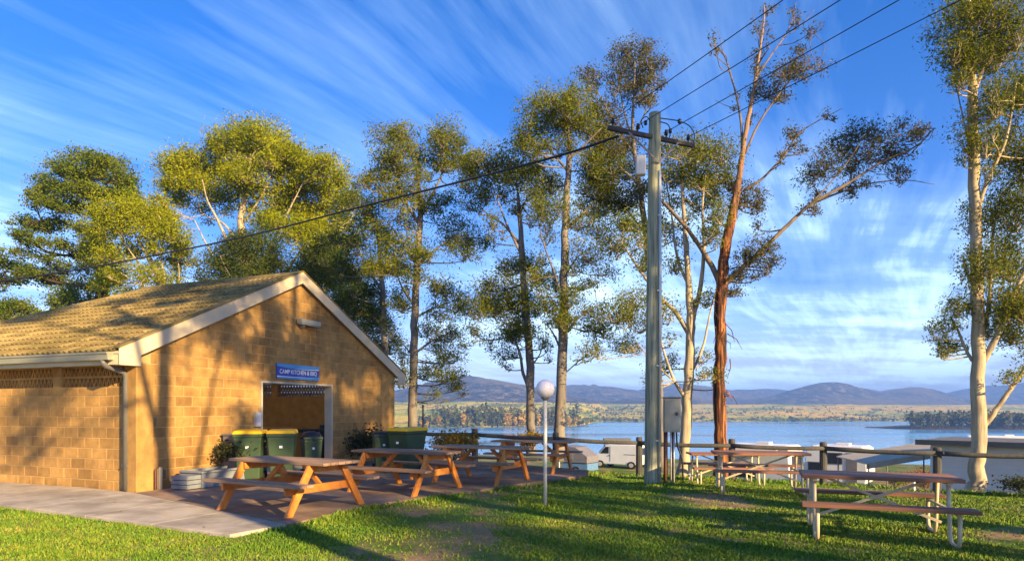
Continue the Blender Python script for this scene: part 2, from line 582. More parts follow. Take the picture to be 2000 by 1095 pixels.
def landmat():
    m = bpy.data.materials.new('far_land')
    m.use_nodes = True
    t = m.node_tree
    b = t.nodes['Principled BSDF']
    b.inputs['Roughness'].default_value = 0.95
    b.inputs['Specular IOR Level'].default_value = 0.1
    g = t.nodes.new('ShaderNodeNewGeometry')
    pos = g.outputs['Position']
    at = t.nodes.new('ShaderNodeAttribute')
    at.attribute_name = 'forest'
    big = noise(t, mapping(t, pos, (0.006, 0.004, 0)), 1.0, 4, 0.6)
    fin = noise(t, mapping(t, pos, (0.06, 0.04, 0.05)), 1.0, 5, 0.7)
    fld = ramp(t, big, [(0.38, (0.17, 0.27, 0.03)), (0.49, (0.58, 0.52, 0.06)), (0.62, (0.80, 0.50, 0.07))])
    scrub = ramp(t, fin, [(0.53, (0, 0, 0)), (0.60, (1, 1, 1))])
    fld = mixc(t, mth(t, 'MULTIPLY', scrub, 0.75), fld, (0.12, 0.105, 0.04))
    spk = noise(t, mapping(t, pos, (0.045, 0.02, 0.06)), 1.0, 6, 0.8)
    big2 = noise(t, mapping(t, pos, (0.004, 0.003, 0.006)), 1.0, 4, 0.6)
    wd = ramp(t, spk, [(0.40, (0.012, 0.016, 0.016)), (0.52, (0.075, 0.072, 0.055)), (0.62, (0.26, 0.20, 0.155))])
    wd = mixc(t, ramp(t, big2, [(0.52, (0, 0, 0)), (0.62, (0.8, 0.8, 0.8))]), wd, (0.17, 0.14, 0.085))
    edge = mth(t, 'ADD', at.outputs['Fac'], mth(t, 'MULTIPLY', mth(t, 'SUBTRACT', big, 0.5), 0.8))
    f = ramp(t, edge, [(0.42, (0, 0, 0)), (0.55, (1, 1, 1))])
    col = mixc(t, f, fld, wd)
    t.links.new(col, b.inputs['Base Color'])
    bp = t.nodes.new('ShaderNodeBump')
    bp.inputs['Strength'].default_value = 1.0
    bp.inputs['Distance'].default_value = 9.0
    t.links.new(spk, bp.inputs['Height'])
    t.links.new(bp.outputs[0], b.inputs['Normal'])
    return m


M['land'] = landmat()


# ------------------------------------------------------------------ ground
def smooth(x):
    x = min(1.0, max(0.0, x))
    return x * x * (3 - 2 * x)


FX = [(-60, 24), (-6, 19.3), (-1.05, 18.4), (3.55, 17.6), (8, 16.5), (10.1, 15.2), (12.3, 14.2), (20, 11), (60, 0)]
FZ = [(-60, 0.0), (-6, 0.0), (-1, -0.1), (3.5, -0.3), (8, -0.38), (10.1, -0.42), (60, -0.5)]


def interp(tab, x):
    if x <= tab[0][0]:
        return tab[0][1]
    for (a, b), (c, d) in zip(tab, tab[1:]):
        if x <= c:
            return b + (d - b) * (x - a) / (c - a)
    return tab[-1][1]


def gz(x, y):
    yf, zf = interp(FX, x), interp(FZ, x)
    s = y - yf
    if s < 0:
        z = zf * smooth((s + 6) / 6)
    else:
        z = zf - 0.25 * smooth(s / 2.0) * 1.0
        z += (-2.95 - (zf - 0.25)) * smooth((s - 0.8) / 7.0)
        z += -13.0 * smooth((s - 44) / 60.0)
    if y < 16 and s < -2:
        z += 0.03 * mnoise.noise((x * 0.35, y * 0.35, 0)) * smooth((x + 2.5) / 2)
    return z


LAKE = -14.0
xs = sorted(set([round(v, 3) for v in list(np.arange(-14, 18.01, 0.4)) + list(np.arange(-60, 60, 4)) + [-3000, -1500, -700, -300, -150, -90, 90, 150, 300, 700, 1500, 3000]]))
ys = sorted(set([round(v, 3) for v in list(np.arange(4, 32.01, 0.4)) + list(np.arange(-60, 140, 4)) + [-500, -250, -120, 180, 250]]))
mb = MB()
nx = len(xs)
mb.v = [(x, y, gz(x, y) - 0.004) for y in ys for x in xs]
mb.f = [(j * nx + i, j * nx + i + 1, (j + 1) * nx + i + 1, (j + 1) * nx + i) for j in range(len(ys) - 1) for i in range(nx - 1)]
mb.m = [0] * len(mb.f)
tag(mb.build('ground', M['ground'], smooth=True), kind='structure')

mb = MB()
mb.add([(-3500, 60, LAKE), (3500, 60, LAKE), (3500, 3600, LAKE), (-3500, 3600, LAKE)], [(0, 1, 2, 3)])
tag(mb.build('lake_water', M['water']), kind='structure')

# far shore, fields and hills: one sheet laid out outward from the shoreline
HILL = [(-900, 2300, 742, 500, 500), (300, 2100, 738, 420, 420), (930, 1750, 740, 190, 330), (1150, 2500, 750, 170, 400),
        (1340, 2700, 749, 190, 420), (1290, 1900, 768, 120, 260), (1480, 3000, 757, 150, 400), (1620, 2200, 741, 130, 330),
        (1780, 2300, 757, 120, 330), (1930, 3000, 752, 130, 420), (2080, 2900, 735, 180, 420), (2600, 2400, 735, 400, 500)]


def shore(px):
    if px < 1100:
        return 583 + 14 * math.sin(px * 0.013)
    if px < 1190:
        return 583 + 14 * math.sin(14.3) + (870 - 583) * smooth((px - 1100) / 90.0) ** 1.6
    return 870 + 14 * math.sin(px * 0.02)


def far_h(px, d, s):
    z = LAKE - 0.6 + 26.0 * smooth(s / 820.0) + min(2.0, s * 0.05)
    if px < 1180:
        z += 7.0 * smooth(s / 260.0) * smooth((1250 - px) / 250.0)
    top = 0
    for cx_, dd, py, wx, wd in HILL:
        hgt = (HOR - py) * dd / F + CAMZ - 10.0
        g = math.exp(-((px - cx_) / wx) ** 2 * 1.1 - ((d - dd) / wd) ** 2 * 1.2)
        top = max(top, hgt * g) + 0.12 * min(top, hgt * g)
    x = (px - 1000) * d / F
    n1 = mnoise.fractal((x * 0.004, d * 0.004, 1.3), 1.0, 2.1, 5)
    z += 0.88 * top * (1 + 0.16 * n1)
    z += (7.0 * mnoise.fractal((x * 0.007, d * 0.006, 7.0), 1.0, 2.1, 4) - 1.0) * smooth(s / 160)
    return z


pxs = np.linspace(-1400, 3200, 231)
ss = list(np.linspace(-6, 60, 7)) + list(np.linspace(90, 900, 28)) + list(np.linspace(950, 2700, 50))
mb = MB()
forest = []
for s_ in ss:
    for px in pxs:
        d = shore(px) + s_
        z = far_h(px, d, s_)
        mb.v.append(((px - 1000) * d / F, d, z))
        forest.append(smooth((z - 8.0) / 16.0) if s_ > 240 else 0.0)
n = len(pxs)
mb.f = [(j * n + i, j * n + i + 1, (j + 1) * n + i + 1, (j + 1) * n + i) for j in range(len(ss) - 1) for i in range(n - 1)]
mb.m = [0] * len(mb.f)
hills = mb.build('hills', M['land'], smooth=True)
a = hills.data.attributes.new('forest', 'FLOAT', 'POINT')
a.data.foreach_set('value', forest)
tag(hills, kind='structure')

# low wooded point on the right
mb = MB()
for j, (d0, z0) in enumerate([(-4, -0.8), (0, 0.0), (6, 0.7), (40, 3.0), (80, 2.0), (100, -0.8)]):
    for px in np.linspace(1690, 3000, 41):
        taper = smooth((px - 1690) / 110.0)
        d = 505 + 55 * (1 - taper) + d0 * (0.12 + 0.88 * taper) - 0.035 * (px - 1700) * taper
        mb.v.append(((px - 1000) * d / F, d, LAKE + z0 * (0.25 + 0.75 * taper) + 0.3 * mnoise.noise((px * 0.02, d0, 3))))
mb.f = [(j * 41 + i, j * 41 + i + 1, (j + 1) * 41 + i + 1, (j + 1) * 41 + i) for j in range(5) for i in range(40)]
mb.m = [0] * len(mb.f)
pt = mb.build('wooded_point_land', M['soil'], smooth=True)
tag(pt, kind='structure')


# far trees, three kinds, many copies
def blobtree(name, kind, h, seed):
    r = random.Random(seed)
    root = thing(name, 'x', 'tree')
    mb = MB()
    if kind == 'pine':
        for k in range(70):
            t = r.random() ** 0.8
            rad = 0.19 * h * (1 - t) ** 0.7 + 0.02 * h
            a = r.random() * 6.283
            q = rad * r.random() ** 0.5
            c = Vector((q * math.cos(a), q * math.sin(a), h * (0.12 + 0.86 * t)))
            sz = h * (0.075 - 0.04 * t)
            pts = [c + Vector((r.gauss(0, 1), r.gauss(0, 1), r.gauss(0, 0.8))) * sz for _ in range(4)]
            mb.add(pts, [(0, 1, 2), (0, 2, 3), (0, 3, 1), (1, 3, 2)])
    else:
        w = 0.30 if kind == 'round' else 0.17
        for k in range(80):
            a, b = r.random() * 6.283, math.acos(2 * r.random() - 1)
            q = r.random() ** 0.4
            c = Vector((math.sin(b) * math.cos(a) * w * h * q, math.sin(b) * math.sin(a) * w * h * q, h * (0.57 + 0.40 * math.cos(b) * q)))
            sz = h * 0.06
            pts = [c + Vector((r.gauss(0, 1), r.gauss(0, 1), r.gauss(0, 0.9))) * sz for _ in range(4)]
            mb.add(pts, [(0, 1, 2), (0, 2, 3), (0, 3, 1), (1, 3, 2)])
    mb.build('crown', {'pine': M['farpine'], 'round': M['fargreen'], 'gold': M['fargold']}[kind], root)
    mb = MB()
    mb.tube([(0, 0, -0.5), (0, 0, h * 0.5)], [h * 0.022, h * 0.01], 5)
    mb.build('trunk', M['pinebark'], root)
    return root


protos = {'pine': [blobtree('pine_tree', 'pine', 18, k) for k in range(2)],
          'round': [blobtree('round_tree', 'round', 15, k + 5) for k in range(2)],
          'gold': [blobtree('autumn_tree', 'gold', 14, k + 9) for k in range(2)]}
fresh = {k: list(v) for k, v in protos.items()}


def put_far(kind, px, d, z, sc, label, group):
    loc = ((px - 1000) * d / F, d, z)
    if fresh[kind]:
        o = fresh[kind].pop()
        o.location = loc
        o.scale = (sc, sc, sc)
        o.rotation_euler = (0, 0, random.random() * 6)
        tag(o, label, 'tree', group)
    else:
        copy_tree(random.choice(protos[kind]), loc, random.random() * 6, label, group, (sc, sc, sc * random.uniform(0.9, 1.1)))


GL = 'trees on the point across the lake'
for k in range(84):
    px = 818 + (1128 - 818) * (k + random.random()) / 84
    d = shore(px) + random.choice((14, 22, 32, 46))
    kind = random.choices(('pine', 'round', 'gold'), (0.54, 0.30, 0.16))[0]
    sc = random.uniform(0.75, 1.25)
    lab = {'pine': 'dark green pine among the trees on the point across the lake', 'round': 'round olive green tree on the point across the lake',
           'gold': 'orange autumn tree near the waterline of the point across the lake'}[kind]
    if kind == 'gold':
        d = shore(px) + 9
        sc *= 0.85
    s_ = d - shore(px)
    put_far(kind, px, d, far_h(px, d, s_) - 0.3, sc * (0.75 if px < 850 else 1), lab, GL)
for k in range(14):
    px = 1120 + 60 * random.random()
    d = shore(px) + 10 + 25 * random.random()
    put_far('round', px, d, far_h(px, d, d - shore(px)) - 0.3, 0.35 + 0.25 * random.random(), 'low olive tree at the tapering end of the point across the lake', GL)
GR = 'trees on the dark wooded point at the right'
for k in range(75):
    px = 1778 + (2060 - 1778) * (k + random.random()) / 75
    d = 503 + 60 * random.random() - 0.035 * (px - 1700)
    kind = random.choices(('pine', 'round'), (0.25, 0.75))[0]
    put_far(kind, px, d, LAKE + 0.8, random.uniform(0.55, 0.8) if kind == 'pine' else random.uniform(0.75, 1.05),
            {'pine': 'dark pine on the wooded point at the right of the lake', 'round': 'bushy olive tree on the wooded point at the right of the lake'}[kind], GR)
# scattered scrub on the fields across the lake
mb = MB()
for k in range(900):
    px = random.uniform(1120, 1800) if k % 3 else random.uniform(815, 1300)
    s_ = random.choice((random.uniform(2, 40), random.uniform(30, 480), random.uniform(200, 560)))
    d = shore(px) + s_
    c = Vector(((px - 1000) * d / F, d, far_h(px, d, s_)))
    sz = random.uniform(1.2, 3.4)
    for q in range(4):
        cc = c + Vector((random.gauss(0, sz), random.gauss(0, sz), sz * 0.6 + random.random() * sz * 0.6))
        pts = [cc + Vector((random.gauss(0, 1), random.gauss(0, 1), random.gauss(0, 0.8))) * sz * 0.6 for _ in range(4)]
        mb.add(pts, [(0, 1, 2), (0, 2, 3), (0, 3, 1), (1, 3, 2)])
tag(mb.build('scrub', M['fargreen']), kind='stuff')

# ------------------------------------------------------------------ paving
slab_o = [(-3.37, 7.65), (-4.70, 8.35), (-6.03, 9.04), (-7.36, 9.72), (-8.69, 10.41), (-10.02, 11.10), (-12.2, 12.22), (-15.0, 13.67)]
slab_i = [(-2.93, 8.34), (-4.2, 9.38), (-5.5, 10.45), (-6.80, 11.52), (-8.22, 12.30), (-9.68, 12.88), (-11.6, 13.64), (-15.0, 15.0)]
path = thing('path', None, None)
path['kind'] = 'structure'
for k in range(7):
    mb = MB()
    g = 0.006
    poly = [slab_o[k + 1], slab_o[k], slab_i[k], slab_i[k + 1]]
    c = Vector((sum(p[0] for p in poly) / 4, sum(p[1] for p in poly) / 4))
    poly = [tuple(Vector(p) + (c - Vector(p)).normalized() * g) for p in poly]
    mb.prism(poly, -0.12, 0.045, 'z')
    mb.build('slab', M['concrete'], path, bev=0.006)
patio_poly = [(-6.80, 11.54), (-5.5, 10.47), (-4.2, 9.40), (-2.92, 8.36), (-2.25, 10.1), (-0.85, 11.7), (0.45, 13.3), (1.6, 14.6), (1.9, 15.9),
              (0.5, 17.3), (-2.0, 17.9), (-3.4, 20.4), (-4.2, 19.0)]
mb = MB()
mb.prism(patio_poly, -0.12, 0.040, 'z')
tag(mb.build('patio', M['patio']), kind='structure')

# ------------------------------------------------------------------ camp kitchen building
BA = math.atan2(0.928, 0.371)
BX = Vector((-6.9, 11.8, 0))
UX, UY = Vector((0.3712, 0.9285, 0)), Vector((-0.9285, 0.3712, 0))


def BW(x, y, z=0.0):
    return BX + UX * x + UY * y + Vector((0, 0, z))


bld = thing('camp_kitchen_building', 'tan concrete block camp kitchen with tiled gable roof and open doorway', 'building', BX, BA)
WID, LEN, TH = 8.73, 9.35, 0.19
SL = 0.478
Z0 = 2.61           # roof top at the eave edge x=-0.45
OVX, OVY = 0.45, 0.10
RX = WID / 2


def roof_z(x):
    return Z0 + SL * (min(x, WID - x) + OVX)


DX0, DX1, DZ = 3.06, 5.64, 2.20
UND = 0.24          # wall top below the roof surface
# core walls (mortar colour), blocks sit 7 mm proud of them
mb = MB()


def wall_top(x):
    return roof_z(x) - UND


mb.prism([(0, 0), (DX0, 0), (DX0, wall_top(DX0)), (0, wall_top(0))], 0.0, TH)
mb.prism([(DX1, 0), (WID, 0), (WID, wall_top(WID)), (DX1, wall_top(DX1))], 0.0, TH)
mb.prism([(DX0, DZ), (DX1, DZ), (DX1, wall_top(DX1)), (RX, wall_top(RX)), (DX0, wall_top(DX0))], 0.0, TH)
gable = mb.build('gable_wall', M['mortar'], bld)
LZ0 = 1.96
mb = MB()
mb.prism([(TH, 0), (LEN, 0), (LEN, LZ0), (TH, LZ0)], 0.0, TH, 'x')
PIERS = [(TH, 0.30), (2.12, 2.36), (4.44, 4.68), (6.76, 7.0), (9.1, LEN)]
for a_, b_ in PIERS:
    mb.prism([(a_, LZ0), (b_, LZ0), (b_, 2.40), (a_, 2.40)], 0.0, TH, 'x')
longw = mb.build('long_wall', M['mortar'], bld)
mb = MB()
mb.prism([(TH, 0), (LEN - TH, 0), (LEN - TH, LZ0), (TH, LZ0)], WID - TH, WID, 'x')
for a_, b_ in PIERS:
    mb.prism([(a_, LZ0), (min(b_, LEN - TH), LZ0), (min(b_, LEN - TH), 2.40), (a_, 2.40)], WID - TH, WID, 'x')
backw = mb.build('rear_wall', M['inner'], bld)
mb = MB()
mb.prism([(TH, 0), (WID, 0), (WID, 0.9), (TH, 0.9)], LEN - TH, LEN)
for x_ in (TH + .15, 3.1, 5.9, WID - .15):
    mb.box((x_, LEN - TH / 2, 1.65), (.3, TH - .004, 1.5))
mb.build('end_wall', M['inner'], bld)  # unseen wall, kept open above its low base to admit light indoors
mb = MB()
mb.box((WID / 2, LEN / 2, -0.02), (WID - 2 * TH - 0.01, LEN - 2 * TH - 0.01, 0.13))
mb.box(((DX0 + DX1) / 2, TH / 2, -0.02), (DX1 - DX0, TH, 0.12))
mb.build('floor_slab', M['concrete'], bld)
# corner pier that stands slightly proud
mb = MB()
mb.box((0.11, -0.04, 1.19), (0.30, 0.09, 2.38))
mb.box((-0.045, 0.06, 1.19), (0.09, 0.27, 2.38))
mb.build('corner_pier', M['block'], bld, bev=0.008)

# --- blocks
BL, BH, JT = 0.40, 0.20, 0.015


def block_mesh(w, h, t=0.03, ch=0.005):
    mb = MB()
    x0, x1, z0, z1 = JT / 2, w - JT / 2, JT / 2, h - JT / 2
    vs = [(x0, 0, z0), (x1, 0, z0), (x1, 0, z1), (x0, 0, z1),
          (x0, -0.0025, z0), (x1, -0.0025, z0), (x1, -0.0025, z1), (x0, -0.0025, z1),
          (x0 + ch, -0.006, z0 + ch), (x1 - ch, -0.006, z0 + ch), (x1 - ch, -0.006, z1 - ch), (x0 + ch, -0.006, z1 - ch)]
    fs = []
    for o in (0, 4):
        for i in range(4):
            j = (i + 1) % 4
            fs.append((o + i, o + j, o + 4 + j, o + 4 + i))
    fs.append((8, 9, 10, 11))
    mb.add(vs, fs)
    return mb.mesh('concrete_block', M['block'])


_bm = {}


def block(w, h=BH):
    k = (round(w, 3), round(h, 3))
    if k not in _bm:
        _bm[k] = block_mesh(*k)
    return _bm[k]


def clip_rake(poly):
    """clip polygon (x,z) under the roof line"""
    for sgn in (1, -1):
        out = []
        def inside(p):
            x = p[0] if sgn == 1 else WID - p[0]
            return p[1] - (Z0 + SL * (x + OVX) - UND)
        for i in range(len(poly)):
            a, b = poly[i], poly[(i + 1) % len(poly)]
            fa, fb = inside(a), inside(b)
            if fa <= 0:
                out.append(a)
            if fa * fb < 0:
                t = fa / (fa - fb)
                out.append((a[0] + (b[0] - a[0]) * t, a[1] + (b[1] - a[1]) * t))
        poly = out
        if len(poly) < 3:
            return []
    return poly


cands = []
z = 0.0
row = 0
while z < 4.7:
    x = -(row % 2) * BL / 2 + 0.02 * ((row * 7) % 3 - 1)
    x = -(row % 2) * BL / 2
    while x < WID:
        a_, b_ = max(x, 0.26), min(x + BL, WID)
        x += BL
        segs = [(a_, b_)]
        if z < DZ - 0.01:
            segs = []
            if a_ < DX0:
                segs.append((a_, min(b_, DX0)))
            if b_ > DX1:
                segs.append((max(a_, DX1), b_))
        for a2, b2 in segs:
            if b2 - a2 > 0.05:
                cands.append((a2, b2, z))
    z += BH
    row += 1
cands.sort(key=lambda c: c[0])
rest = MB()
cnt = 0
for a2, b2, z in cands:
    poly = clip_rake([(a2, z), (b2, z), (b2, z + BH), (a2, z + BH)])
    if not poly:
        continue
    area = 0.5 * abs(sum(poly[i][0] * poly[(i + 1) % len(poly)][1] - poly[(i + 1) % len(poly)][0] * poly[i][1] for i in range(len(poly))))
    if area < 0.004:
        continue
    full = abs(area - (b2 - a2) * BH) < 1e-6
    if full and cnt < 300:
        link_mesh('concrete_block', block(b2 - a2), gable, (a2, 0, z), scale=(1, random.uniform(0.7, 1.25), 1))
        cnt += 1
    else:
        cx_ = sum(p[0] for p in poly) / len(poly)
        cz_ = sum(p[1] for p in poly) / len(poly)
        pp = [(cx_ + (p[0] - cx_) * 0.965, cz_ + (p[1] - cz_) * 0.93) for p in poly]
        if cnt < 300:
            m2 = MB()
            m2.prism([(p[0] - a2, p[1] - z) for p in pp], -0.009, 0.0)
            o = m2.build('concrete_block', M['block'], gable)
            o.location = (a2, 0, z)
            cnt += 1
        else:
            rest.prism(pp, -0.009, 0.0)
if rest.f:
    o = rest.build('concrete_blocks_beyond', M['block'], gable)
    o['kind'] = 'stuff'
row = 0
z = 0.0
while z < LZ0 - 0.05:
    h = min(BH, LZ0 - z)
    y = 0.22 - (0 if row % 2 else 0.0)
    first = True
    while y < LEN - 0.02:
        w = (BL / 2 if (row % 2 and first) else BL)
        w = min(w, LEN - y)
        first = False
        if w > 0.06 and y < 6.6:
            # outward is -x : rotate block so its local x runs along -y.. (+90 deg turn)
            link_mesh('concrete_block', block(w, h), longw, (0, y + w, z), (0, 0, R(-90)), (1, random.uniform(0.7, 1.25), 1))
        y += w
    z += h
    row += 1
for a_, b_ in PIERS[1:]:
    for z in (LZ0, LZ0 + 0.2):
        link_mesh('concrete_block', block(b_ - a_), longw, (0, b_, z), (0, 0, R(-90)))

# --- screen blocks (triangular openings) under the eaves of both long walls
SBW = 0.2275


def screen_mesh(t):
    mb = MB()
    w, h = SBW, 0.20
    mb.box((w / 2, 0, 0.012), (w - 0.004, t, 0.022))
    mb.box((w / 2, 0, h - 0.012), (w - 0.004, t, 0.022))
    for k in range(2):
        x0, x1 = k * w / 2, (k + 1) * w / 2
        xm = (x0 + x1) / 2
        for (a, b) in (((x0 + 0.004, 0.023), (xm, h - 0.023)), ((x1 - 0.004, 0.023), (xm, h - 0.023))):
            dx = 0.011 if a[0] < xm else -0.011
            mb.prism([(a[0] - dx * 0.3, a[1]), (a[0] + dx * 1.7, a[1]), (b[0] + dx * 0.6, b[1]), (b[0] - dx * 1.2, b[1])], -t / 2 + 0.002, t / 2 - 0.002)
    return mb.mesh('screen_block', M['block'])


sm, sm2 = screen_mesh(0.09), screen_mesh(0.06)
for (a_, b_), (c_, d_) in zip(PIERS, PIERS[1:]):
    ng = int(round((c_ - b_) / SBW))
    for z in (LZ0, LZ0 + 0.2):
        for k in range(ng):
            y = b_ + (c_ - b_) * k / ng
            sc = (c_ - b_) / ng / SBW
            link_mesh('screen_block', sm, longw, (TH * 0.35, y, z), (0, 0, R(90)), (sc, 1, 1))
            link_mesh('screen_block', sm2, backw, (WID - TH * 0.5, y, z), (0, 0, R(90)), (sc, 1, 1))
mb = MB()
mb.box((TH / 2, LEN / 2, 2.39), (TH, LEN, 0.05))
mb.box((WID - TH / 2, LEN / 2, 2.39), (TH, LEN, 0.05))
mb.build('wall_plate', M['cream'], bld)

# --- roof: sheet under, tiles on top
roof = bpy.data.objects.new('roof', None)
C.objects.link(roof)
roof.parent = bld
RE = 5.0      # ridge end; beyond it the roof is hipped
YE = LEN + OVX
zr = roof_z(RX)
dz = 0.045
EX0, EX1 = -OVX, WID + OVX


def sheet(polys, name, mtl):
    mb = MB()
    for poly in polys:
        n = len(poly)
        top = [(x, y, roof_z(x) - dz) for x, y in poly]
        bot = [(x, y, roof_z(x) - dz - 0.03) for x, y in poly]
        mb.add(top + bot, [tuple(range(n)), tuple(range(2 * n - 1, n - 1, -1))] + [(i, i + n, (i + 1) % n + n, (i + 1) % n) for i in range(n)])
    return mb.build(name, mtl, roof)


sheet([[(EX0, -OVY), (RX, -OVY), (RX, RE), (EX0, YE)],
       [(RX, -OVY), (EX1, -OVY), (EX1, .4), (RX, .4)], [(RX, .4), (4.5, .4), (4.5, RE), (RX, RE)],
       [(8.7, .4), (EX1, .4), (EX1, RE), (8.7, RE)], [(RX, RE), (EX1, RE), (EX1, YE)]], 'roof_sheet', M['cream'])
mb = MB()
mb.add([(EX0, YE, Z0 - dz), (EX1, YE, Z0 - dz), (RX, RE, zr - dz), (EX0, YE, Z0 - dz - .03), (EX1, YE, Z0 - dz - .03), (RX, RE, zr - dz - .03)], [(0, 1, 2), (5, 4, 3), (0, 3, 4, 1), (1, 4, 5, 2), (2, 5, 3, 0)])
mb.build('roof_hip_end', M['tile'], roof)
sky_m = bpy.data.materials.new('translucent_sheet')
sky_m.use_nodes = True
_t = sky_m.node_tree
_t.nodes.clear()
_tr = _t.nodes.new('ShaderNodeBsdfTranslucent')
_tr.inputs['Color'].default_value = (0.95, 0.94, 0.90, 1)
_o = _t.nodes.new('ShaderNodeOutputMaterial')
_t.links.new(_tr.outputs[0], _o.inputs[0])
mb = MB()
mb.add([(4.5, .4, roof_z(4.5) - .03), (8.7, .4, roof_z(8.7) - .03), (8.7, RE, roof_z(8.7) - .03), (4.5, RE, roof_z(4.5) - .03)], [(0, 1, 2, 3)])
mb.build('added_skylight', sky_m, roof)  # unseen translucent opening, added to the far slope to brighten the interior
TW, TL = 0.30, 0.335
ang = math.atan(SL)
slope_len = (RX + OVX) / math.cos(ang)


def tile_mesh(w=TW):
    """local x along the eave, y up the slope, z out"""
    mb = MB()
    ns = 8
    prof = []
    for i in range(ns + 1):
        u = i / ns
        prof.append((u * (w - 0.004), 0.026 + 0.022 * math.cos(u * 4 * math.pi)))
    ln = TL + 0.03
    vs = []
    for x, zz in prof:
        vs += [(x, 0, zz - 0.03), (x, 0, zz + 0.006), (x, ln, zz - 0.030)]
    fs = []
    for i in range(ns):
        a, b = i * 3, (i + 1) * 3
        fs += [(a, b, b + 1, a + 1), (a + 1, b + 1, b + 2, a + 2)]
    fs += [(0, 1, 2), (ns * 3, ns * 3 + 2, ns * 3 + 1)]
    mb.add(vs, fs)
    return mb


tm = tile_mesh().mesh('roof_tile', M['tile'])
nrow = int(slope_len / TL)
tl = []
for r_ in range(nrow + 1):
    sdist = r_ * TL
    x = -OVX + sdist * math.cos(ang)
    zt = Z0 + sdist * math.sin(ang)
    ymax = YE - (x + OVX) / (RX + OVX) * (YE - RE)
    k = 0
    y = -OVY + 0.10 + (TW / 2 if r_ % 2 else 0.0)
    if r_ % 2:
        tl.append((x, -OVY + 0.10 - TW / 2 + 0.15, zt, 0.5))
    while y < ymax - 0.2:
        tl.append((x, y, zt, 1.0))
        y += TW
tl.sort(key=lambda t: (BW(t[0], t[1], t[2]) - Vector((0, 0, CAMZ))).length)
# local x -> along +y ; local y -> up slope (cos,0,sin) ; local z -> normal (-sin,0,cos)
mrot = Matrix(((0, math.cos(ang), -math.sin(ang)), (-1, 0, 0), (0, math.sin(ang), math.cos(ang))))
eul = mrot.to_euler()
rest = MB()
for i, (x, y, zt, sc) in enumerate(tl):
    lift = -0.038 + 0.004 * random.random()
    off = Vector((-math.sin(ang), 0, math.cos(ang))) * lift
    if r_ * 0 + 1 and TL * 0 + x > RX - 0.02:
        continue
    if i < 300:
        link_mesh('roof_tile', tm, roof, Vector((x, y + TW * sc, zt)) + off, eul, (sc, 1, 1))
    else:
        t2 = tile_mesh()
        rest.add([mrot @ Vector((v[0] * sc, v[1], v[2])) + Vector((x, y + TW * sc, zt)) + off for v in t2.v], t2.f)
o = rest.build('roof_tiles_beyond', M['tile'], roof)
o['kind'] = 'stuff'
# other slope, ridge caps, hip caps
rest = MB()
mrot2 = Matrix(((0, -math.cos(ang), math.sin(ang)), (1, 0, 0), (0, math.sin(ang), math.cos(ang))))
for r_ in range(nrow + 1):
    sdist = r_ * TL
    x = WID + OVX - sdist * math.cos(ang)
    zt = Z0 + sdist * math.sin(ang)
    if x < RX + 0.02:
        continue
    y = -OVY + 0.1 if not 4.4 < x < 8.9 else RE + .02  # courses left out over the added roof opening
    while y < YE - (WID + OVX - x) / (RX + OVX) * (YE - RE) - 0.2:
        t2 = tile_mesh()
        rest.add([mrot2 @ Vector(v) + Vector((x, y, zt)) + Vector((math.sin(ang), 0, math.cos(ang))) * -0.036 for v in t2.v], t2.f)
        y += TW
o = rest.build('roof_tiles_far_slope', M['tile'], roof)
o['kind'] = 'stuff'


def cap_mesh(ln=0.40):
    mb = MB()
    pr = [(-0.13, -0.075), (-0.07, 0.01), (0, 0.035), (0.07, 0.01), (0.13, -0.075)]
    mb.prism(pr, 0, ln)
    return mb.mesh('ridge_cap', M['tile'])


cm = cap_mesh()
y = -OVY
while y < RE:
    link_mesh('ridge_cap', cm, roof, (RX, y, zr + 0.012 + 0.004 * random.random()))
    y += 0.39
hv = Vector((-OVX - RX, YE - RE, Z0 - zr))
hn = int(hv.length / 0.39)
for k in range(hn):
    p = Vector((RX, RE, zr)) + hv * (k / hn)
    q = hv.normalized().to_track_quat('Y', 'Z').to_euler()
    link_mesh('ridge_cap', cm, roof, p + Vector((0, 0, 0.01)), q)
# eave fascia, gutter, soffit
mb = MB()
mb.box((-OVX + 0.03, LEN / 2 + 0.08, Z0 - 0.17), (0.025, LEN + 0.3, 0.20))
mb.build('fascia', M['cream'], roof)
mb = MB()
gp = [(-OVX + 0.015, Z0 - 0.045), (-OVX + 0.0, Z0 - 0.045), (-OVX + 0.0, Z0 - 0.165), (-OVX - 0.10, Z0 - 0.165), (-OVX - 0.115, Z0 - 0.055), (-OVX - 0.130, Z0 - 0.055),
      (-OVX - 0.130, Z0 - 0.045), (-OVX - 0.1, Z0 - 0.045), (-OVX - 0.09, Z0 - 0.15), (-OVX - 0.11, Z0 - 0.178), (-OVX + 0.015, Z0 - 0.178)]
gp = [(-0.43, Z0 - 0.05), (-0.43, Z0 - 0.19), (-0.545, Z0 - 0.19), (-0.555, Z0 - 0.10), (-0.575, Z0 - 0.08), (-0.575, Z0 - 0.05), (-0.562, Z0 - 0.05), (-0.562, Z0 - 0.075), (-0.543, Z0 - 0.10), (-0.535, Z0 - 0.18), (-0.442, Z0 - 0.18), (-0.442, Z0 - 0.05)]
mb.prism(gp, 0.06, LEN + 0.3)
mb.prism([(-0.43, Z0 - 0.05), (-0.43, Z0 - 0.19), (-0.545, Z0 - 0.19), (-0.555, Z0 - 0.10), (-0.575, Z0 - 0.08), (-0.575, Z0 - 0.05)], 0.045, 0.058)
mb.build('gutter', M['gutter'], roof)
mb = MB()
mb.box((-OVX / 2 + 0.02, LEN / 2, Z0 - 0.205), (OVX - 0.03, LEN, 0.012))
mb.box((WID + OVX / 2 - 0.02, LEN / 2, Z0 - 0.205), (OVX - 0.03, LEN, 0.012))
mb.build('soffit', M['cream'], roof)
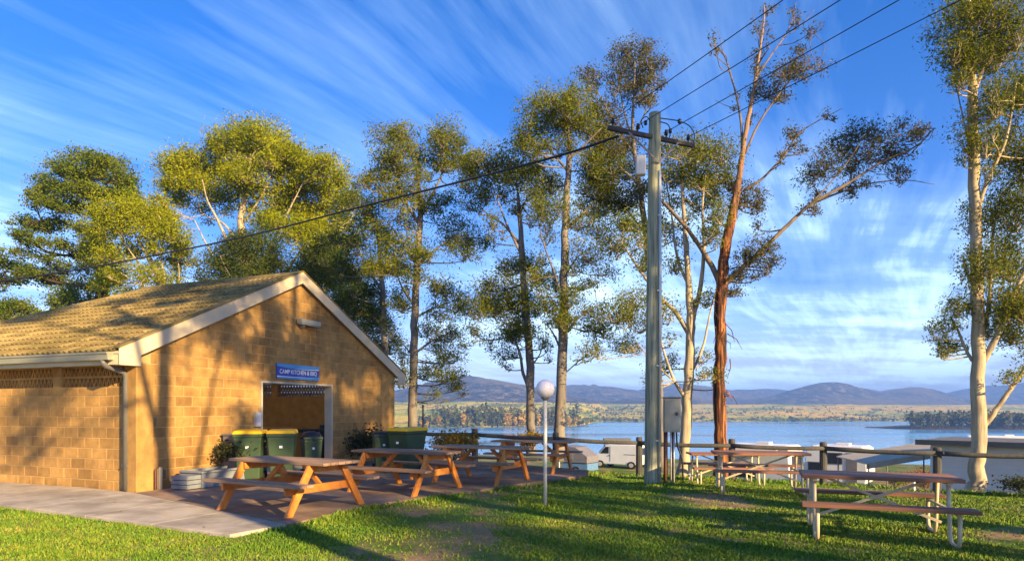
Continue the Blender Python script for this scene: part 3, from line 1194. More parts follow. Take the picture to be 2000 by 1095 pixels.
# barge boards
BD = 0.25
for sgn, nm in ((1, 'barge_board'), (-1, 'barge_board')):
    def X(x):
        return x if sgn == 1 else WID - x
    mb = MB()
    za, zb = Z0 + 0.02, zr + 0.02
    mb.prism([(X(-OVX), za - 0.30), (X(-OVX), za), (X(RX), zb), (X(RX), zb - BD - 0.03), (X(-OVX + 0.42), za + SL * 0.42 - BD - 0.05), (X(-OVX + 0.42), za - 0.30)], -OVY - 0.03, -OVY)
    mb.build('barge_board', M['cream'], roof, bev=0.004)
    mb = MB()   # capping tile row along the rake
    mb.prism([(X(-OVX - 0.01), za + 0.002), (X(-OVX - 0.01), za + 0.035), (X(RX), zb + 0.035), (X(RX), zb + 0.002)], -OVY - 0.045, -OVY + 0.12)
    mb.build('barge_capping', M['tile'], roof)
    mb = MB()   # boxed eave end
    mb.box((X(-OVX / 2 + 0.012), -OVY / 2 - 0.0, Z0 - 0.265), (OVX - 0.03, OVY - 0.006, 0.03))
    mb.build('eave_end', M['cream'], roof)
# downpipe
mb = MB()
mb.tube([(-0.50, 0.22, Z0 - 0.19), (-0.50, 0.22, Z0 - 0.24), (-0.46, 0.22, Z0 - 0.29), (-0.14, 0.20, Z0 - 0.38), (-0.085, 0.20, Z0 - 0.45), (-0.085, 0.20, 0.05)], 0.05, 12)
dp = mb.build('downpipe', M['pipe'], bld, smooth=True)
for z in (0.5, 1.6):
    mb = MB()
    mb.box((-0.06, 0.20, z), (0.13, 0.125, 0.03))
    mb.build('strap', M['pipe'], dp)

# --- door frame
mb = MB()
mb.box((DX0 + 0.0225, TH / 2 - 0.02, DZ / 2), (0.045, TH + 0.05, DZ))
mb.box((DX1 - 0.0225, TH / 2 - 0.02, DZ / 2), (0.045, TH + 0.05, DZ))
mb.box(((DX0 + DX1) / 2, TH / 2 - 0.02, DZ - 0.0225), (DX1 - DX0 - 0.09, TH + 0.05, 0.045))
mb.build('door_frame', M['whiteframe'], bld, bev=0.006)
# cook bench inside
mb = MB()
mb.box((WID - 1.2, 4.2, 0.95), (0.7, 3.2, 0.06))
mb.box((WID - 1.2, 4.2, 0.45), (0.62, 3.1, 0.9))
tag(mb.build('cooking_bench', M['inner']), 'low brown bench seen through the doorway inside the building', 'bench')
bo = bpy.data.objects['cooking_bench']
bo.location = BX
bo.rotation_euler = (0, 0, BA)
# --- sign
sg = thing('camp_kitchen_sign', 'blue sign with white lettering above the doorway', 'sign', BW(3.55, -0.03, 2.275), BA)
SW_, SH_ = 1.52, 0.36
mb = MB()
mb.box((SW_ / 2, 0, SH_ / 2), (SW_, 0.03, SH_))
mb.build('sign_board', M['signblue'], sg, bev=0.003)
mb = MB()
top, low_ = [], []
for i in range(21):
    u = i / 20
    top.append((u * SW_, SH_ - 0.004))
    low_.append((u * SW_, SH_ - 0.055 - 0.055 * math.sin(u * math.pi * 0.9 + 0.3) * 0.6 - 0.045 * u))
mb.prism(top + low_[::-1], -0.0185, -0.016)
top2, low2 = [], []
for i in range(21):
    u = i / 20
    low2.append((u * SW_, 0.004))
    top2.append((u * SW_, 0.045 + 0.05 * u * u))
mb.prism(top2 + low2[::-1], -0.0185, -0.016)
mb.build('swoosh_band', M['signcyan'], sg)
mb = MB()
for a, b in zip(range(8, 20), range(9, 21)):
    p, q = low_[a], low_[b]
    w = 0.004 + 0.018 * (a - 8) / 12
    mb.prism([(p[0], p[1] + w), (q[0], q[1] + w + 0.0015), (q[0], q[1]), (p[0], p[1])], -0.0205, -0.0187)
for a, b in zip(range(0, 13), range(1, 14)):
    p, q = top2[a], top2[b]
    w = 0.022 - 0.0015 * a
    mb.prism([(p[0], p[1] + w), (q[0], q[1] + w - 0.0015), (q[0], q[1]), (p[0], p[1])], -0.0205, -0.0187)
mb.build('swoosh_line', M['signwhite'], sg)
cu = bpy.data.curves.new('lettering', 'FONT')
cu.body = 'CAMP KITCHEN & BBQ'
cu.align_x = 'CENTER'
cu.align_y = 'CENTER'
cu.size = 0.145
cu.extrude = 0.0015
cu.offset = 0.0022
to = bpy.data.objects.new('lettering_source', cu)
C.objects.link(to)
bpy.context.view_layer.update()
me = bpy.data.meshes.new_from_object(to.evaluated_get(bpy.context.evaluated_depsgraph_get()))
bpy.data.objects.remove(to)
me.materials.clear()
me.materials.append(M['signwhite'])
xsz = max(v.co.x for v in me.vertices) - min(v.co.x for v in me.vertices)
link_mesh('lettering', me, sg, (SW_ * 0.5, -0.0195, SH_ * 0.47), (R(90), 0, 0), (1.34 / xsz, 1, 1))

# --- wall light
wl = thing('wall_light', 'grey green strip light on a bracket high on the gable', 'light', BW(4.58, 0, 3.62), BA)
mb = MB()
mb.prism([(-0.16, 0.03), (-0.16, 0.14), (0.0, 0.17), (0.0, 0.03)], -0.36, 0.36, 'x')
b_ = mb.build('housing', M['meter'], wl, bev=0.01)
b_.location = (0, -0.06, 0)
mb = MB()
mb.box((0, -0.14, 0.022), (0.66, 0.12, 0.012))
mb.build('diffuser', M['offwhite'], wl)
mb = MB()
mb.box((-0.15, -0.03, 0.06), (0.12, 0.06, 0.16))
mb.box((-0.2, -0.1, -0.015), (0.07, 0.1, 0.07))
mb.build('bracket', M['grey'], wl)
# --- switch box by the door
sb = thing('switch_box', 'small grey switch box beside the left door jamb', 'electrical box', BW(2.93, 0, 1.17), BA)
mb = MB()
mb.box((0, -0.05, 0.15), (0.15, 0.09, 0.34))
mb.build('box_body', M['conduit'], sb, bev=0.01)
mb = MB()
mb.box((0, -0.102, 0.15), (0.11, 0.012, 0.28))
mb.build('cover', M['offwhite'], sb)
# --- standpipe at the corner
sp_ = thing('tap_standpipe', 'short pale post with rusty pipe at the building corner', 'post', BW(0.36, -0.12, 0.0), BA)
mb = MB()
mb.box((0, 0, 0.22), (0.07, 0.07, 0.46))
mb.build('post', M['wsteel'], sp_, bev=0.006)
mb = MB()
mb.tube([(-0.09, 0, 0), (-0.09, 0, 0.42), (-0.03, 0, 0.45)], 0.017, 8)
mb.build('pipe', M['rust'], sp_)


# ------------------------------------------------------------------ leaves and trees
def leaf_object(name, centers, sizes, material, parent=None, droop=0.6, aspect=0.34, tints=None):
    n = len(centers)
    c = np.asarray(centers, dtype=np.float64)
    sz = np.asarray(sizes, dtype=np.float64)[:, None]
    a = rng.normal(size=(n, 3))
    a[:, 2] = a[:, 2] * (1 - droop) - droop * 1.2
    a /= np.linalg.norm(a, axis=1)[:, None]
    b = rng.normal(size=(n, 3))
    b -= a * np.sum(a * b, axis=1)[:, None]
    b /= np.linalg.norm(b, axis=1)[:, None]
    v = np.empty((n, 4, 3))
    v[:, 0] = c - a * sz * 0.5
    v[:, 1] = c + b * sz * aspect * 0.5
    v[:, 2] = c + a * sz * 0.5
    v[:, 3] = c - b * sz * aspect * 0.5
    me = bpy.data.meshes.new(name)
    me.vertices.add(n * 4)
    me.loops.add(n * 4)
    me.polygons.add(n)
    me.vertices.foreach_set('co', v.reshape(-1).astype(np.float32))
    me.loops.foreach_set('vertex_index', np.arange(n * 4, dtype=np.int32))
    me.polygons.foreach_set('loop_start', np.arange(0, n * 4, 4, dtype=np.int32))
    at = me.attributes.new('tint', 'FLOAT', 'FACE')
    tt = rng.random(n) if tints is None else np.asarray(tints)
    at.data.foreach_set('value', tt.astype(np.float32))
    me.materials.append(material)
    me.update(calc_edges=True)
    o = bpy.data.objects.new(name, me)
    C.objects.link(o)
    if parent is not None:
        o.parent = parent
    return o


def catmull(pts, seg=5):
    pts = [np.array(p, float) for p in pts]
    if len(pts) < 3:
        return pts
    out = []
    ext = [2 * pts[0] - pts[1]] + pts + [2 * pts[-1] - pts[-2]]
    for i in range(1, len(ext) - 2):
        p0, p1, p2, p3 = ext[i - 1:i + 3]
        for k in range(seg):
            t = k / seg
            out.append(0.5 * ((2 * p1) + (-p0 + p2) * t + (2 * p0 - 5 * p1 + 4 * p2 - p3) * t * t + (-p0 + 3 * p1 - 3 * p2 + p3) * t ** 3))
    out.append(pts[-1])
    return out


def build_tree(name, label, cat, base, trunk, limbs, clumps, bark, leaf, leaf_size, dens, group=None, droop=0.6, twig=0.012,
               sub=1.0, shell=0.5, aspect=0.34, limb_bark=None, fill=0.9):
    """trunk: [(Vector, r)], limbs: [[(Vector, r)...]], clumps: [(centre, (rx,ry,rz), density)] - all world coordinates"""
    base = Vector(base)
    leaf_size *= 0.76
    root = thing(name, label, cat, base, 0, group)
    skel = []
    mb = MB()

    def strand(nodes, n):
        nonlocal mb
        pr = [tuple(p - base) + (r,) for p, r in nodes]
        pr = catmull(pr, 5)
        pts = []
        rad = []
        for i, q in enumerate(pr):
            r = max(0.006, q[3])
            jit = 0.09 * r if 0 < i < len(pr) - 1 else 0
            pts.append(Vector(q[:3]) + Vector((random.gauss(0, jit), random.gauss(0, jit), 0)))
            rad.append(r * random.uniform(0.94, 1.06))
        mb.tube(pts, rad, n)
        skel.extend([(p, r) for p, r in zip(pts, rad)])
    strand(trunk, 12)
    mtr = mb
    mb = MB() if limb_bark else mb
    for lb in limbs:
        strand(lb, 7)
    centers, sizes, tints = [], [], []
    more = []
    for (c, rr, den) in clumps:
        more.append((c, rr, den))
        for _ in range(2 if random.random() < fill * .6 else 1):
            if random.random() > fill:
                continue
            o_ = Vector((random.uniform(-1, 1) * rr[0], random.uniform(-1, 1) * rr[1], random.uniform(-.2, 1.2) * -rr[2] * 1.5))
            k_ = random.uniform(.5, .75)
            more.append((c + o_, tuple(q * k_ for q in rr), den * random.uniform(.45, .8)))
    for (c, rr, den) in more:
        c = c - base
        rr = (rr[0] * 1.20, rr[1] * 1.20, rr[2] * 1.42)
        rm = (rr[0] + rr[1] + rr[2]) / 3
        # branch from the skeleton to the clump
        best, bd = None, 1e9
        for p, r in skel:
            dlt = c - p
            if r < 0.010:
                continue
            cost = dlt.length + max(0, -dlt.z) * 1.8
            if cost < bd:
                bd, best = cost, (p, r)
        p, r = best
        r0 = min(r * 0.7, 0.012 + 0.02 * rm + 0.008 * (c - p).length)
        mid = p.lerp(c, 0.55) + Vector((random.gauss(0, 0.08), random.gauss(0, 0.08), -0.10)) * (c - p).length
        hub = c - Vector((0, 0, rr[2] * 0.35))
        mb.tube([Vector(q) for q in catmull([p, mid, hub], 4)], [r0 + (twig - r0) * k / 8 for k in range(9)], 5, cap=False)
        ns = max(8, int(sub * 44 * (rr[0] * rr[2]) ** 0.7))
        area = math.pi * rr[0] * rr[2]
        nl = 1.6 * den * dens * area / (leaf_size * leaf_size * aspect * 0.5)
        per = max(6, int(nl / ns))
        for k in range(ns):
            v = rng.normal(size=3)
            v /= np.linalg.norm(v)
            if v[2] < -0.35:
                v[2] *= -0.6
            q = rng.random() ** shell
            sc = np.array([v[0] * rr[0] * q, v[1] * rr[1] * q, v[2] * rr[2] * q])
            s0 = Vector(sc) + c
            if random.random() < 0.75:
                m_ = hub.lerp(s0, 0.5) + Vector((random.gauss(0, 0.06), random.gauss(0, 0.06), -0.05)) * rm
                mb.tube([hub, m_, s0], [twig, twig * 0.7, twig * 0.35], 3, cap=False)
            rad = rm * random.uniform(0.18, 0.40)
            lp = np.clip(rng.normal(size=(per, 3)), -1.7, 1.7) * np.array([rad, rad, rad * (1.0 if droop > .3 else .75)]) + np.array(s0)
            centers.append(lp)
            sizes.append(leaf_size * rng.uniform(0.45, 1.35, per))
            tints.append(np.clip(rng.normal(0.5, 0.18, per) + rng.normal(0, 0.22), 0, 1))
    mtr.build('trunk', bark, root, smooth=True)
    if limb_bark:
        mb.build('limbs', limb_bark, root, smooth=True)
    leaf_object('crown', np.concatenate(centers), np.concatenate(sizes), leaf, root, droop, aspect, np.concatenate(tints))
    return root


def PT(tr, d, dd=0.0):
    return [(P(x, y, d + dd), r) for x, y, r in tr]


def LB(pts, d, r0, r1, dd):
    n = len(pts)
    return [(P(x, y, d + dd * (i / (n - 1))), r0 + (r1 - r0) * i / (n - 1)) for i, (x, y) in enumerate(pts)]


def CL(lst, d, spread=1.0):
    out = []
    for e in lst:
        x, y, rx, ry = e[:4]
        den = e[4] if len(e) > 4 else 1.0
        dd = e[5] if len(e) > 5 else random.uniform(-1, 1) * spread
        k = d / F
        out.append((P(x, y, d + dd), (rx * k, (rx + ry) * 0.5 * k * 1.1, ry * k), den))
    return out


# right pale gum
d = 16.0
build_tree('gum_tree', 'tall pale cream trunked gum behind the fence at the right edge', 'tree', P(1906, 968, d),
           PT([(1904, 972, .27), (1908, 930, .185), (1911, 860, .17), (1911, 700, .155), (1907, 500, .13), (1903, 330, .125), (1899, 180, .10), (1893, 60, .075), (1888, -80, .05), (1884, -200, .03)], d),
           [LB([(1912, 720), (1945, 660), (1978, 580), (2010, 500), (2030, 380)], d, .085, .03, -0.7),
            LB([(1912, 845), (1945, 800), (1975, 758), (2004, 715), (2040, 650)], d, .075, .03, -0.5),
            LB([(1908, 712), (1890, 690), (1872, 648), (1858, 622)], d, .05, .018, 0.4),
            LB([(1911, 690), (1932, 590), (1938, 470), (1955, 380)], d, .06, .02, 0.6),
            LB([(1905, 420), (1930, 350), (1965, 270), (1985, 160)], d, .06, .02, -0.6),
            LB([(1903, 330), (1885, 250), (1868, 170)], d, .03, .012, 0.3),
            LB([(1900, 190), (1925, 120), (1960, 40), (1985, -60)], d, .05, .02, 0.4)],
           CL([(1872, 55, 38, 46), (1905, 20, 40, 45), (1940, 40, 45, 45), (1862, 110, 24, 34), (1895, 120, 30, 35), (1945, 120, 45, 45), (1985, 70, 40, 55),
               (1868, 160, 18, 20, .7), (1990, 190, 40, 50), (1945, 210, 34, 45), (1886, 280, 15, 40, .8), (1960, 300, 42, 45), (2000, 330, 40, 50), (1925, 290, 22, 40, .8),
               (1895, 440, 15, 35, .7), (1935, 420, 30, 40), (1980, 430, 40, 50), (1895, 530, 14, 40, .7), (1935, 520, 28, 45), (1975, 530, 38, 45), (1905, 590, 18, 25, .7),
               (1950, 600, 34, 35), (1995, 610, 36, 45), (1868, 610, 28, 22), (1848, 640, 24, 22), (1862, 680, 26, 18, .8), (1845, 690, 18, 12, .7), (1975, 660, 34, 28), (1930, 650, 16, 25, .6),
               (1900, -60, 60, 50), (1960, -50, 60, 60), (2040, 200, 45, 70), (2050, 430, 45, 70), (2040, 620, 40, 50), (1985, 740, 24, 18, .5)], d, 0.9),
           M['whitebark'], M['gum'], 0.105, 1.15, sub=1.2)

# red barked gum
d = 18.0
t2 = build_tree('gum_tree', 'tall red brown trunked gum with peeling bark and sparse crown', 'tree', P(1408, 942, d),
           PT([(1408, 948, 0.238), (1408, 905, 0.189), (1406, 850, 0.176), (1405, 760, 0.167), (1407, 660, 0.163), (1409, 560, 0.163), (1418, 480, 0.145), (1432, 410, 0.123), (1443, 350, 0.089),
               (1452, 285, 0.070), (1462, 230, 0.059), (1473, 170, 0.048), (1484, 100, 0.033), (1492, 40, 0.022), (1493, 10, 0.011)], d),
           [LB([(1411, 560), (1440, 532), (1480, 497), (1530, 448), (1585, 398), (1650, 362), (1720, 318), (1790, 285), (1825, 250)], d, 0.080, .012, -1.2),
            LB([(1585, 398), (1640, 376), (1700, 358), (1770, 352), (1825, 360)], d, 0.032, .006, -1.2),
            LB([(1560, 420), (1610, 370), (1660, 310), (1690, 260)], d - .6, 0.024, .008, -.3),
            LB([(1405, 550), (1385, 510), (1345, 450), (1300, 400), (1285, 385)], d, 0.088, .03, 0.8),
            LB([(1450, 298), (1447, 240), (1440, 195), (1428, 150), (1412, 105), (1385, 85)], d, 0.040, .008, 0.5),
            LB([(1445, 215), (1415, 205), (1395, 195)], d + .3, 0.013, .004, 0.3),
            LB([(1412, 105), (1408, 80), (1402, 58)], d + .5, 0.011, .004, 0.1),
            LB([(1440, 190), (1420, 120), (1400, 95)], d + .4, 0.012, .004, 0.4),
            LB([(1453, 372), (1490, 348), (1530, 305), (1560, 262), (1600, 235), (1645, 212)], d, 0.040, .006, -0.8),
            LB([(1530, 305), (1545, 262), (1575, 240)], d - .4, 0.016, .005, -.3),
            LB([(1455, 300), (1480, 245), (1510, 200), (1550, 150), (1590, 130), (1625, 118)], d, 0.036, .006, -0.6),
            LB([(1478, 150), (1505, 110), (1530, 75), (1548, 40), (1555, 5)], d, 0.028, .006, 0.3),
            LB([(1530, 75), (1565, 50), (1590, 20)], d + .2, 0.011, .004, -.2),
            LB([(1484, 100), (1478, 60), (1470, 20)], d, 0.013, .004, .2)],
           CL([(1540, 135, 30, 14, .8), (1570, 132, 28, 14, .8), (1515, 165, 24, 20, .7), (1495, 185, 20, 18, .6), (1472, 190, 10, 26, .8), (1478, 140, 10, 14, .5), (1530, 195, 18, 14, .5),
               (1545, 265, 18, 14, .8), (1555, 285, 14, 12, .6), (1525, 300, 14, 10, .4), (1600, 135, 22, 10, .5), (1565, 95, 16, 10, .3), (1485, 60, 12, 22, .45), (1550, 40, 13, 18, .4), (1398, 85, 16, 14, .22), (1500, 25, 12, 14, .3), (1590, 60, 14, 12, .25), (1440, 190, 14, 12, .2), (1610, 225, 16, 8, .22), (1480, 110, 12, 18, .5),
               (1585, 350, 26, 20, .8), (1615, 320, 26, 24, .8), (1640, 285, 28, 24, .8), (1680, 265, 30, 22, .8), (1665, 325, 28, 22, .8), (1700, 300, 28, 22, .8), (1720, 270, 30, 18, .7),
               (1745, 300, 26, 18, .9), (1775, 270, 26, 16, .9), (1805, 255, 18, 12, .7), (1735, 335, 24, 12, .7), (1770, 345, 24, 10, .8), (1670, 376, 22, 9, .8), (1700, 360, 20, 9, .7), (1640, 372, 14, 8, .5),
               (1580, 405, 16, 14, .7), (1595, 380, 14, 12, .5), (1760, 240, 20, 12, .5),
               (1462, 395, 28, 24, 1.1), (1480, 410, 18, 18, .9), (1440, 370, 22, 22, .9), (1485, 490, 28, 20, 1.0), (1460, 510, 26, 18, 1.0), (1505, 515, 18, 16, .9), (1445, 540, 24, 20, .9), (1435, 575, 18, 10, .6)], d, 0.7),
           M['redbark'], M['gumred'], 0.11, 1.05, sub=1.25, twig=0.009, limb_bark=M['brownbark'])
for k in range(14):
    px, py = random.choice(((1418, 620), (1420, 700), (1396, 590), (1415, 650), (1418, 760), (1398, 720)))
    p0 = P(px + random.gauss(0, 3), py + random.gauss(0, 18), d - 0.12) - t2.location
    p1 = p0 + Vector((random.uniform(0.05, 0.4) * random.choice((1, 1, -0.4)), -0.05, -random.uniform(0.15, 0.6)))
    pm = p0.lerp(p1, .5) + Vector((.05, -.03, .05))
    mb = MB()
    mb.tube([p0, pm, p1], [.016, .013, .005], 4)
    mb.build('bark_strip', M['redbark'], t2)

# white gum behind the power pole
d = 18.6
build_tree('gum_tree', 'white trunked gum with golden crown between meter box and red trunk', 'tree', P(1334, 932, d),
           PT([(1332, 938, .20), (1335, 900, .165), (1340, 820, .155), (1346, 720, .145), (1349, 640, .13), (1346, 560, .10), (1340, 480, .075), (1334, 400, .055), (1332, 330, .03)], d),
           [LB([(1348, 655), (1320, 610), (1285, 575), (1245, 520), (1212, 470)], d, .085, .02, 0.6),
            LB([(1349, 640), (1368, 560), (1375, 480), (1372, 400), (1380, 330)], d, .08, .018, -0.5),
            LB([(1346, 560), (1322, 500), (1312, 420), (1300, 350)], d, .05, .015, 0.6),
            LB([(1342, 780), (1318, 745), (1298, 690), (1285, 640)], d, .06, .015, -0.4),
            LB([(1344, 740), (1372, 680), (1385, 620), (1400, 560)], d, .05, .015, 0.5),
            LB([(1318, 745), (1290, 720), (1262, 690), (1235, 660)], d - .3, .03, .01, .3)],
           CL([(1325, 300, 38, 26), (1370, 300, 42, 28), (1408, 310, 32, 28), (1340, 345, 36, 24), (1395, 350, 36, 26), (1300, 345, 26, 24), (1420, 345, 18, 22, .8), (1310, 400, 26, 28, .8),
               (1370, 400, 34, 28, .9), (1405, 420, 26, 24, .8), (1335, 440, 24, 24, .7), (1300, 460, 26, 24, .8), (1385, 460, 24, 22, .6), (1318, 520, 24, 24, .6), (1250, 470, 32, 28, .9), (1225, 440, 34, 24, .9),
               (1200, 480, 34, 24, .8), (1255, 520, 28, 24, .8), (1235, 590, 40, 24, .9), (1205, 620, 46, 24, 1.0), (1250, 640, 32, 22, .9), (1180, 650, 34, 22, .8), (1225, 680, 30, 20, .7), (1165, 690, 26, 16, .6),
               (1305, 620, 24, 28, .6), (1380, 590, 20, 24, .5), (1300, 710, 22, 24, .5), (1390, 735, 22, 14, .7), (1370, 700, 18, 20, .5), (1270, 735, 18, 14, .4)], d, 0.9),
           M['whitebark'], M['gum'], 0.11, 1.1, sub=1.1)

# thin tall gum behind the pole top
d = 20.5
build_tree('gum_tree', 'slender gum behind power pole with open crown above its top', 'tree', P(1292, 915, d),
           PT([(1292, 920, .16), (1288, 800, .14), (1278, 620, .12), (1262, 460, .10), (1246, 340, .08), (1236, 260, .06), (1238, 190, .04), (1240, 120, .02)], d),
           [LB([(1240, 285), (1222, 230), (1210, 170), (1205, 130)], d, .035, .008, .3), LB([(1238, 265), (1258, 225), (1275, 185), (1280, 140)], d, .03, .008, -.3),
            LB([(1243, 310), (1200, 240), (1165, 175), (1150, 150)], d, .03, .006, .4), LB([(1250, 360), (1215, 330), (1190, 300)], d, .04, .01, -.4),
            LB([(1262, 460), (1225, 410), (1195, 380)], d, .04, .012, .5)],
           CL([(1215, 110, 26, 20, .8), (1250, 105, 30, 20, .9), (1272, 130, 24, 20, .9), (1212, 145, 26, 22, .8), (1240, 150, 28, 24, .9), (1275, 165, 20, 18, .8), (1222, 180, 24, 18, .8), (1250, 190, 24, 18, .7),
               (1268, 200, 16, 14, .6), (1145, 150, 22, 14, .8), (1165, 145, 16, 12, .7), (1155, 170, 14, 10, .4), (1200, 180, 16, 20, .4),
               (1190, 250, 36, 26, 1), (1215, 290, 34, 24, 1), (1180, 310, 36, 26, 1), (1225, 340, 32, 26, 1), (1190, 360, 36, 28, 1), (1160, 350, 30, 26, .9), (1235, 390, 28, 28, .9), (1200, 410, 32, 24, .9),
               (1160, 400, 26, 22, .7), (1280, 300, 20, 18, .7)], d, 0.8),
           M['greybark'], M['gumred'], 0.115, 1.1, sub=1.1)

# centre gum
d = 20.0
build_tree('gum_tree', 'tall grey trunked gum just right of the globe lamp', 'tree', P(1090, 885, d),
           PT([(1088, 900, .23), (1092, 840, .17), (1096, 740, .155), (1100, 640, .145), (1102, 540, .13), (1104, 440, .115), (1108, 360, .10), (1112, 300, .075), (1108, 240, .04), (1100, 200, .02)], d),
           [LB([(1110, 335), (1080, 300), (1050, 260), (1040, 235)], d, .05, .015, .4), LB([(1112, 310), (1145, 280), (1175, 250)], d, .05, .015, -.4),
            LB([(1104, 450), (1135, 420), (1165, 390), (1195, 370)], d, .05, .012, .5), LB([(1101, 590), (1085, 540), (1060, 470), (1050, 420)], d, .045, .01, -.5),
            LB([(1098, 690), (1080, 650), (1055, 620)], d, .04, .01, .5), LB([(1099, 660), (1125, 625), (1160, 600), (1190, 590)], d, .04, .01, -.5),
            LB([(1102, 540), (1130, 500), (1165, 480)], d, .03, .01, .5), LB([(1097, 735), (1130, 705), (1150, 690)], d, .025, .006, .3)],
           CL([(1045, 220, 32, 26, 1.1), (1085, 205, 34, 24, 1.1), (1125, 200, 36, 24, 1.1), (1160, 220, 30, 24, 1.1), (1028, 260, 26, 22), (1065, 250, 34, 22, 1.1), (1105, 240, 36, 22, 1.1), (1145, 250, 34, 24, 1.1),
               (1018, 290, 18, 16, .8), (1050, 290, 30, 18, .9), (1090, 285, 26, 18, .8), (1170, 280, 30, 24), (1195, 330, 30, 22), (1150, 320, 30, 22, .9), (1140, 370, 30, 22, .8), (1180, 385, 30, 24, .9),
               (1075, 370, 28, 30, .9), (1090, 410, 26, 24, .8), (1060, 420, 24, 30, .8), (1130, 440, 22, 24, .6), (1170, 450, 30, 24, .8), (1065, 470, 20, 24, .5), (1150, 500, 36, 22, .9), (1120, 530, 22, 20, .6), (1180, 530, 30, 18, .8),
               (1085, 560, 24, 24, .9), (1110, 590, 26, 28, 1.0), (1070, 600, 26, 22, .9), (1100, 630, 26, 22, .9), (1140, 560, 22, 16, .5), (1160, 610, 24, 18, .6), (1145, 690, 20, 12, .5), (1170, 640, 24, 18, .7), (1040, 540, 20, 20, .6)], d, 0.9),
           M['greybark'], M['gum'], 0.115, 1.15, sub=1.1)

d = 21.5
build_tree('gum_tree', 'slim forked gum just left of the globe lamp', 'tree', P(1038, 875, d),
           PT([(1038, 890, .19), (1037, 850, .15), (1036, 780, .14), (1034, 700, .13), (1028, 620, .12), (1022, 540, .11), (1018, 470, .09), (1014, 410, .07), (1010, 360, .03)], d),
           [LB([(1036, 765), (1022, 730), (1015, 690), (1000, 650), (985, 620)], d, .07, .015, -.5), LB([(1018, 480), (985, 440), (955, 420), (935, 400)], d, .05, .012, .5),
            LB([(1020, 500), (995, 450), (975, 400), (960, 360)], d, .05, .012, -.4), LB([(1015, 420), (1030, 385), (1050, 360)], d, .035, .01, .4),
            LB([(1034, 720), (1055, 690), (1062, 660)], d, .03, .008, .4), LB([(1028, 640), (985, 660), (940, 665), (910, 670)], d, .035, .008, -.5),
            LB([(1024, 560), (1045, 530), (1060, 510)], d, .03, .01, .4)],
           CL([(960, 320, 34, 22, 1.1), (1000, 325, 36, 22, 1.1), (1035, 340, 34, 24, 1.1), (930, 320, 26, 20, 1), (975, 350, 34, 20, 1.1), (1015, 365, 30, 20, 1), (1060, 370, 30, 24, 1), (935, 355, 24, 22, .9),
               (920, 390, 20, 20, .8), (950, 390, 20, 24, .8), (1055, 410, 24, 22, .7), (965, 440, 20, 24, .6), (1000, 410, 16, 20, .4),
               (990, 530, 34, 20, 1), (1030, 520, 34, 18, 1), (1060, 540, 26, 20, .9), (960, 560, 28, 20, .9), (985, 575, 34, 20, 1.1), (1015, 585, 30, 22, 1.1), (940, 590, 32, 20, 1.1), (925, 615, 28, 18, 1.1), (965, 610, 34, 22, 1.2),
               (1005, 625, 28, 24, 1.1), (1045, 600, 24, 22, .9), (1000, 660, 26, 22, .9), (1035, 650, 20, 20, .8), (985, 695, 26, 16, .8), (960, 665, 22, 14, .6), (1065, 670, 18, 18, .6), (925, 650, 20, 12, .5), (915, 672, 16, 8, .5)], d, 0.9),
           M['greybark'], M['gum'], 0.12, 1.15, sub=1.1)

d = 23.0
build_tree('gum_tree', 'pale trunked gum beside the right end of the building', 'tree', P(805, 860, d),
           PT([(805, 880, .20), (807, 800, .165), (808, 720, .15), (810, 650, .14), (812, 580, .13), (816, 500, .115), (821, 430, .10), (818, 370, .07), (812, 310, .03)], d),
           [LB([(820, 440), (790, 390), (770, 330), (765, 290)], d, .06, .012, -.5), LB([(820, 420), (850, 370), (870, 320), (875, 285)], d, .06, .012, .5),
            LB([(814, 520), (860, 480), (900, 455)], d, .045, .01, -.6), LB([(811, 620), (850, 600), (880, 590)], d, .04, .01, .5), LB([(810, 690), (845, 665), (880, 655), (905, 660)], d, .045, .01, -.5),
            LB([(811, 600), (785, 560), (770, 520)], d, .05, .012, -.7), LB([(809, 700), (785, 670), (760, 655)], d, .03, .01, .5), LB([(815, 520), (770, 450), (740, 420)], d, .045, .01, .6)],
           CL([(755, 270, 30, 20, 1.1), (785, 265, 26, 18, 1.1), (770, 300, 34, 22, 1.1), (805, 300, 24, 20, 1), (745, 310, 20, 18, .9), (868, 268, 34, 20, 1.2), (895, 285, 24, 18, 1.1), (860, 295, 30, 20, 1.1), (850, 325, 28, 18, 1.1),
               (885, 320, 26, 18, 1), (780, 335, 30, 18, 1.1), (745, 345, 26, 18, 1), (720, 360, 24, 18, 1), (815, 345, 22, 18, .9), (915, 330, 24, 24, 1), (800, 380, 36, 22, 1.1), (760, 395, 30, 22, 1.1), (835, 400, 32, 18, 1),
               (725, 410, 26, 24, 1), (870, 390, 22, 18, .8), (740, 450, 30, 22, 1), (890, 440, 28, 22, 1), (925, 470, 26, 22, 1), (905, 500, 26, 20, 1), (870, 470, 20, 18, .7), (800, 440, 26, 20, .8),
               (750, 490, 30, 22, 1.2), (790, 485, 34, 22, 1.3), (820, 510, 26, 20, 1.2), (770, 525, 34, 22, 1.3), (805, 545, 26, 18, 1.2), (740, 530, 26, 20, 1), (870, 570, 26, 22, 1), (890, 600, 22, 24, 1), (860, 620, 26, 22, 1),
               (880, 660, 24, 16, .9), (850, 680, 24, 18, .9), (885, 700, 24, 20, 1), (870, 740, 24, 18, 1.1), (845, 725, 24, 18, .9), (895, 755, 16, 14, .8), (835, 650, 20, 20, .6), (785, 600, 24, 24, .7), (785, 700, 16, 24, .7), (790, 745, 14, 26, .8)], d, 1.0),
           M['greybark'], M['gum'], 0.125, 1.15, sub=1.05)

